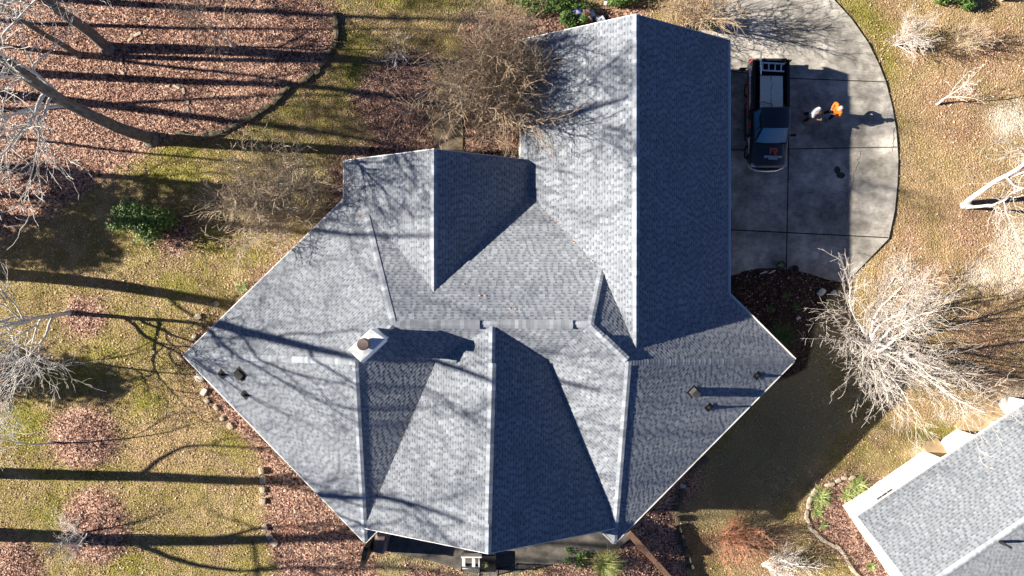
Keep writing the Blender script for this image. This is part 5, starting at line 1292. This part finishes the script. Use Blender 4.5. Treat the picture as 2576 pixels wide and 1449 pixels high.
def person(loc, rz, label, J, shirt_m, trouser_m, cap_m, skin_m, sleeve, capstyle):
    o = empty("person", loc, rz); o.scale = (1.12, 1.12, 1.05); tag(o, label, "person")
    sk = Sk(); pv_ = sk.v((0, 0, 0.94), (0.15, 0.105)); s1 = sk.v(J["waist"], (0.135, 0.1), pv_); cs = sk.v(J["chest"], (0.155, 0.11), s1)
    nb2 = sk.v(J["neck"], 0.06, cs); nk = sk.v(J["neck2"], 0.055, nb2); hd = sk.v(J["head"], (0.078, 0.092), nk); sk.v(J["crown"], (0.062, 0.075), hd)
    hdv = Vector(J["head"]); fw = Vector(J["face"]).normalized(); rt = fw.cross(Vector((0, 0, 1))).normalized()
    sk.v(hdv + fw * 0.115 + Vector((0, 0, -0.005)), 0.012, hd)
    ears = [sk.v(hdv + rt * s_ * 0.092, 0.016, hd) for s_ in (-1, 1)]
    parts = {}
    for s_, sd in ((-1, "L"), (1, "R")):
        sh = sk.v(J["sh" + sd], 0.062, cs); el = sk.v(J["el" + sd], 0.044, sh); wr = sk.v(J["wr" + sd], 0.03, el)
        wd = (Vector(J["wr" + sd]) - Vector(J["el" + sd])).normalized()
        hand(sk, Vector(J["wr" + sd]), J.get("pd" + sd, wd), J["sd" + sd], wr, J["curl"])
        hp = sk.v((s_ * 0.095, 0, 0.86), 0.092, pv_); kn = sk.v(J["kn" + sd], 0.06, hp); an = sk.v(J["an" + sd], 0.042, kn)
        sk.v(Vector(J["an" + sd]) + Vector(J["foot" + sd]) * 0.16 + Vector((0, 0, -0.05)), 0.036, an)
    skin_mesh("body", sk.V, sk.E, sk.R, skin_m, o)
    for s_ in (-1, 1):
        eb = MB(); c = hdv + fw * 0.088 + rt * s_ * 0.032 + Vector((0, 0, 0.012)); eb.lathe([(0.002, -0.011), (0.011, -0.004), (0.011, 0.004), (0.002, 0.011)], tuple(c), 8); eb.build("eye", M["blackplastic"], o, smooth=True)
    mb2 = MB(); mb2.tube([hdv + fw * 0.088 + rt * -0.022 + Vector((0, 0, -0.05)), hdv + fw * 0.096 + Vector((0, 0, -0.05)), hdv + fw * 0.088 + rt * 0.022 + Vector((0, 0, -0.05))], [0.005, 0.007, 0.005], 6); mb2.build("mouth", M["lipskin"], o, smooth=True)
    st_ = Sk(); a = st_.v(J["hem"], (0.20, 0.155)); b_ = st_.v(J["waist"], (0.195, 0.15), a); c = st_.v(J["chest"], (0.22, 0.175), b_); st_.v(Vector(J["neck"]) + Vector((0, -0.01, -0.01)), 0.105, c)
    for sd in "LR":
        s2 = st_.v(J["sh" + sd], 0.105, c); e2 = Vector(J["el" + sd]); v0 = Vector(J["sh" + sd])
        if sleeve > 1: q1 = st_.v(e2, 0.075, s2); st_.v(e2.lerp(Vector(J["wr" + sd]), 0.9), 0.055, q1)
        else: st_.v(v0.lerp(e2, sleeve), 0.085, s2)
    skin_mesh("shirt", st_.V, st_.E, st_.R, shirt_m, o, 1)
    tr = Sk(); a = tr.v((0, 0, 0.97), (0.16, 0.115)); a2 = tr.v((0, 0, 0.9), (0.165, 0.12), a)
    for s_, sd in ((-1, "L"), (1, "R")):
        h_ = tr.v((s_ * 0.098, 0, 0.82), 0.105, a2); k_ = tr.v(J["kn" + sd], 0.078, h_); tr.v(Vector(J["an" + sd]) + Vector((0, 0, 0.02)), 0.066, k_)
    skin_mesh("trousers", tr.V, tr.E, tr.R, trouser_m, o, 1)
    for sd in "LR":
        f_ = Sk(); an = Vector(J["an" + sd]); ft = Vector(J["foot" + sd]); a = f_.v(an - ft * 0.05 + Vector((0, 0, -0.045)), (0.048, 0.044)); b_ = f_.v(an + ft * 0.06 + Vector((0, 0, -0.045)), (0.052, 0.044), a); f_.v(an + ft * 0.19 + Vector((0, 0, -0.055)), (0.045, 0.034), b_)
        skin_mesh("shoe", f_.V, f_.E, f_.R, M["blackplastic"], o, 1)
    cb3 = MB(); top = Vector(J["crown"])
    cc_ = hdv + Vector((0, -0.006, 0.03))
    cb3.lathe([(0.103, 0.0), (0.107, 0.035), (0.098, 0.08), (0.07, 0.115), (0.03, 0.13), (0.004, 0.132)], tuple(cc_), 20)
    if capstyle == "cap":
        n_ = 8; arc = [fw * math.cos(a_) + rt * math.sin(a_) for a_ in [(-0.9 + 1.8 * k / n_) for k in range(n_ + 1)]]
        for k in range(n_):
            i0, i1 = cc_ + arc[k] * 0.098, cc_ + arc[k + 1] * 0.098; o0, o1 = cc_ + arc[k] * (0.13 + 0.06 * math.cos((-0.9 + 1.8 * k / n_) * 1.5)), cc_ + arc[k + 1] * (0.13 + 0.06 * math.cos((-0.9 + 1.8 * (k + 1) / n_) * 1.5))
            up_ = Vector((0, 0, 0.012)); cb3.quad(i0 + up_, o0, o1, i1 + up_); cb3.quad(i0, i1, o1 - up_ * 0.5, o0 - up_ * 0.5)
    cb3.build("cap" if capstyle == "cap" else "hair", cap_m, o, smooth=True)
    return o
M["skin"] = noisy("skin", (0.36, 0.21, 0.15), (0.45, 0.27, 0.2), 10, 0.6); M["lipskin"] = mat("lips", (0.3, 0.12, 0.1), 0.5)
M["orange"] = noisy("hi_vis_orange", (0.80, 0.17, 0.02), (0.9, 0.24, 0.03), 6, 0.8); M["whiteshirt"] = noisy("white_cotton", (0.72, 0.72, 0.73), (0.8, 0.8, 0.81), 8, 0.9)
M["trousers"] = noisy("dark_trousers", (0.012, 0.013, 0.017), (0.025, 0.026, 0.03), 12, 0.9); M["tancap"] = noisy("beige_cap", (0.42, 0.37, 0.33), (0.52, 0.46, 0.42), 12, 0.85); M["hair"] = noisy("dark_hair", (0.015, 0.012, 0.01), (0.035, 0.028, 0.024), 30, 0.6)
base = dict(waist=(0, 0.0, 1.10), chest=(0, -0.015, 1.31), neck=(0, -0.01, 1.47), neck2=(0, 0.015, 1.53), head=(0, 0.045, 1.63), crown=(0, 0.035, 1.70), face=(0, 1, 0), hem=(0, 0, 0.92),
            shL=(-0.185, -0.02, 1.42), shR=(0.185, -0.02, 1.42), knL=(-0.11, 0.03, 0.5), knR=(0.11, 0.03, 0.5), anL=(-0.13, -0.02, 0.095), anR=(0.13, -0.02, 0.095), footL=(-0.2, 0.98, 0), footR=(0.2, 0.98, 0), curl=0.35)
J1 = dict(base, elL=(-0.30, -0.02, 1.16), elR=(0.36, -0.06, 1.20), wrL=(-0.12, 0.19, 1.12), wrR=(0.15, 0.2, 1.12), sdL=(0, 0.6, 0.8), sdR=(0, -0.6, 0.8), anL=(-0.2, -0.02, 0.095), anR=(0.18, 0.1, 0.095), knL=(-0.15, 0.02, 0.5), knR=(0.14, 0.09, 0.5))
person((17.28, 9.45, SLAB_Z), R(112), "person in orange long-sleeved shirt and beige cap standing nearest the driveway's curved edge", J1, M["orange"], M["trousers"], M["tancap"], M["skin"], 2, "cap")
J2 = dict(base, waist=(0, 0.02, 1.10), chest=(0, 0.04, 1.33), neck=(0, 0.09, 1.50), neck2=(0, 0.13, 1.55), head=(0, 0.19, 1.63), crown=(0, 0.205, 1.70), face=(0, 0.9, -0.45), hem=(0, 0, 0.9), shL=(-0.19, 0.02, 1.46), shR=(0.19, 0.02, 1.46),
          elL=(-0.25, 0.16, 1.12), elR=(0.25, 0.16, 1.12), wrL=(-0.09, 0.38, 1.17), wrR=(0.1, 0.38, 1.17), sdL=(0.3, 0.2, 0.9), sdR=(-0.3, 0.2, 0.9), knL=(-0.12, 0.0, 0.5), knR=(0.12, 0.12, 0.5), anL=(-0.15, -0.16, 0.095), anR=(0.13, 0.1, 0.095))
pw_ = person((16.05, 9.34, SLAB_Z), R(-135), "person in a white T-shirt and dark trousers looking down at a phone on the driveway", J2, M["whiteshirt"], M["trousers"], M["hair"], M["skin"], 0.75, "hair")
s_ = MB(); s_.box((0, 0, 0), (0.15, 0.2, 0.012)); ph_ = bevel(s_.build("tablet", M["glass"]), 0.004, 1)
ph_.location = pw_.matrix_basis @ Vector((0.0, 0.47, 1.19)); ph_.rotation_euler = (R(25), 0, R(-135)); tag(ph_, "dark handheld screen held by the person in white", "phone")

# ------------------------------------------------------------------ fallen leaves and grass (uncountable stuff)
def inside_any(x, y, polys):
    w = np.full(x.shape, -1e9)
    for pl in polys: w = np.maximum(w, seg_dist(x, y, pl))
    return w
def gz(x, y):
    i = np.clip(np.searchsorted(gx, x) - 1, 0, nx - 2); j = np.clip(np.searchsorted(gy, y) - 1, 0, ny - 2)
    Z = hz.reshape(ny, nx); tx = (x - gx[i]) / (gx[i + 1] - gx[i]); ty = (y - gy[j]) / (gy[j + 1] - gy[j])
    return (Z[j, i] * (1 - tx) + Z[j, i + 1] * tx) * (1 - ty) + (Z[j + 1, i] * (1 - tx) + Z[j + 1, i + 1] * tx) * ty
def mass(name, verts, nper, tones, m, label, cat):
    nf = len(verts) // nper; me = bpy.data.meshes.new(name)
    me.vertices.add(len(verts)); me.vertices.foreach_set("co", verts.astype(np.float32).ravel())
    me.loops.add(len(verts)); me.loops.foreach_set("vertex_index", np.arange(len(verts)))
    me.polygons.add(nf); me.polygons.foreach_set("loop_start", np.arange(0, len(verts), nper)); me.polygons.foreach_set("loop_total", np.full(nf, nper))
    me.update(); me.validate(); me.materials.append(m)
    a = me.attributes.new("tone", 'FLOAT', 'FACE'); a.data.foreach_set("value", tones.astype(np.float32))
    o = bpy.data.objects.new(name, me); COL.objects.link(o); return tag(o, label, cat, kind="stuff")
nr = np.random.default_rng(3)
DRIVE_G = [g2(DRIVE), [tuple(p[:2]) for p in [P(x, y) for x, y in [(1092, 420), (1092, 376), (1122, 60), (1165, 60), (1162, 420)]]]]
PATIO_G = g2([(945, 1340), (950, 1378), (1165, 1436), (1300, 1440), (1335, 1425), (1440, 1412), (1555, 1375), (1580, 1340)])
HOUSE_G = [[tuple(p[:2]) for p in inset_poly(ring, 0.5)], [(GXL + .4, GY0 - .4), (GXL + .4, 0), (GXR - .5, 0), (GXR - .5, GY0 - .4)], [(SXL + .4, SY0 - .4), (SXL + .4, 1), (GXL, 1), (GXL, SY0 - .4)]]
def vnoise(x, y, sc, seed=0):
    r_ = np.random.default_rng(seed).random((64, 64)); xs, ys = x * sc + 1000, y * sc + 1000; i, j = np.floor(xs).astype(int), np.floor(ys).astype(int); fx, fy = xs - i, ys - j
    fx = fx * fx * (3 - 2 * fx); fy = fy * fy * (3 - 2 * fy); g_ = lambda a, b: r_[a % 64, b % 64]
    return (g_(i, j) * (1 - fx) + g_(i + 1, j) * fx) * (1 - fy) + (g_(i, j + 1) * (1 - fx) + g_(i + 1, j + 1) * fx) * fy
def leaves(n, keep, smin, smax, zoff, tilt_):
    x = nr.uniform(-29.5, 29.5, n); y = nr.uniform(-17, 17, n)
    k = keep(x, y); x, y = x[k], y[k]; n = len(x)
    z = gz(x, y) + zoff + nr.uniform(0, 0.03, n)
    ph = nr.uniform(0, 2 * np.pi, n); s = nr.uniform(smin, smax, n); tl = nr.normal(0, tilt_, n); tl2 = nr.normal(0, tilt_, n)
    u = np.stack([np.cos(ph), np.sin(ph), tl], -1) * s[:, None]; v = np.stack([-np.sin(ph), np.cos(ph), tl2], -1) * (s * nr.uniform(0.45, 0.8, n))[:, None]
    c = np.stack([x, y, z], -1)
    return np.stack([c - u, c + v - u * 0.1, c + u, c - v + u * 0.1], 1).reshape(-1, 3), n
leaf_w = lambda x, y: inside_any(x, y, LEAF_POLY)
solid = lambda x, y: np.maximum(inside_any(x, y, HOUSE_G + DRIVE_G), seg_dist(x, y, PATIO_G))
V1, n1 = leaves(400000, lambda x, y: (leaf_w(x, y) + nr.normal(0, 0.5, len(x)) + 1.4 * (vnoise(x, y, 0.9, 2) - 0.5) > 0.0) & (solid(x, y) < 0) & (vnoise(x, y, 1.3, 4) + nr.uniform(-0.3, 0.6, len(x)) > 0.2), 0.025, 0.052, 0.015, 0.45)
V2, n2 = leaves(70000, lambda x, y: (solid(x, y) < 0) & (leaf_w(x, y) < 0) & (vnoise(x, y, 0.45, 6) * 0.7 + vnoise(x, y, 1.7, 7) * 0.5 + nr.uniform(-0.45, 0.25, len(x)) > 0.62), 0.03, 0.06, 0.02, 0.3)
BR_ = [g2(z) for z in ZONES['brown']]
Vb, nb_n = leaves(60000, lambda x, y: (inside_any(x, y, BR_) + nr.normal(0, 0.5, len(x)) > 0.3) & (solid(x, y) < 0), 0.03, 0.06, 0.02, 0.35)
V3, n3 = leaves(16, lambda x, y: inside_any(x, y, DRIVE_G[:1]) > 0.2, 0.05, 0.07, 0.12, 0.15)
V3s = leaves(900, lambda x, y: inside_any(x, y, DRIVE_G[:1]) > 0.2, 0.04, 0.065, 0.11, 0.15); V3, n3 = V3s[0][:4 * 22], 22
rp_ = []
for (x0_, y0_, x1_, y1_, pt_, nn_, cnt) in ((1088, 925, 928, 1290, PL, N_LSE, 26), (1000, 560, 1085, 700, QL, N_N, 10), (1350, 500, 1500, 670, QL, N_N, 12), (1000, 640, 1300, 780, QL, N_N, 6), (905, 520, 915, 545, QL, N_N, 4)):
    for k in range(cnt):
        t_ = nr.random(); q_ = on_plane(x0_ + (x1_ - x0_) * t_ + nr.normal(0, 3), y0_ + (y1_ - y0_) * t_ + nr.normal(0, 3), pt_, nn_) + Vector((0, 0, 0.05)); a_ = nr.uniform(0, 6.28)
        u_ = Vector((math.cos(a_), math.sin(a_), 0)) * 0.07; w_ = Vector((-math.sin(a_), math.cos(a_), 0)) * 0.045; u_ -= nn_ * u_.dot(nn_); w_ -= nn_ * w_.dot(nn_)
        rp_ += [q_ - u_, q_ - w_ + nn_ * 0.02, q_ + u_, q_ + w_ + nn_ * 0.02]
VR_ = np.array([tuple(q) for q in rp_]); V3 = np.concatenate([V3, VR_]); n3 += len(rp_) // 4
T1_ = np.clip(nr.beta(2.0, 2.0, n1) * 0.97 + 0.45 * (vnoise(V1[::4, 0], V1[::4, 1], 0.35, 8) - 0.5) + 0.35 * (vnoise(V1[::4, 0], V1[::4, 1], 1.4, 9) - 0.5), 0, 0.97); T2_ = nr.uniform(0.4, 0.95, n2); T3_ = nr.uniform(0.7, 1.0, n3)
mass("fallen_leaves", np.concatenate([V1, V2, V3, Vb]), 4, np.concatenate([T1_, T2_, T3_, nr.uniform(0.4, 1.0, nb_n)]), M["leaf"], "reddish brown fallen leaves covering the beds and lawn", "leaves")
def blades(n):
    x = nr.uniform(-29.5, 29.5, n); y = nr.uniform(-17, 17, n)
    k = (solid(x, y) < -0.03) & (leaf_w(x, y) < nr.uniform(-0.25, 0.1, n)) & (seg_dist(x, y, g2(ZONES["mulch"][0])) < 0.0)
    x, y = x[k], y[k]; n = len(x); z = gz(x, y)
    gr_ = np.full(n, -1e9)
    for pl in ZONES["green"]: gr_ = np.maximum(gr_, seg_dist(x, y, g2(pl)))
    ph = nr.uniform(0, 2 * np.pi, n); w = nr.uniform(0.012, 0.03, n); h = nr.uniform(0.03, 0.075, n); ln = nr.uniform(0.02, 0.09, n); pl_ = nr.uniform(0, 2 * np.pi, n)
    c = np.stack([x, y, z - 0.005], -1); u = np.stack([np.cos(ph) * w, np.sin(ph) * w, np.zeros(n)], -1)
    tip = c + np.stack([np.cos(pl_) * ln, np.sin(pl_) * ln, h], -1)
    t = np.clip(nr.normal(0.56, 0.2, n) + 0.5 * (vnoise(x, y, 0.6, 12) - 0.5) - np.clip(gr_ / 1.2 + 0.5, 0, 1) * 0.45, 0, 1)
    return np.stack([c - u, c + u, tip], 1).reshape(-1, 3), t
BV, BT = blades(260000)
mass("grass", BV, 3, BT, M["blade"], "short winter grass of the lawn, tan with green patches", "grass")
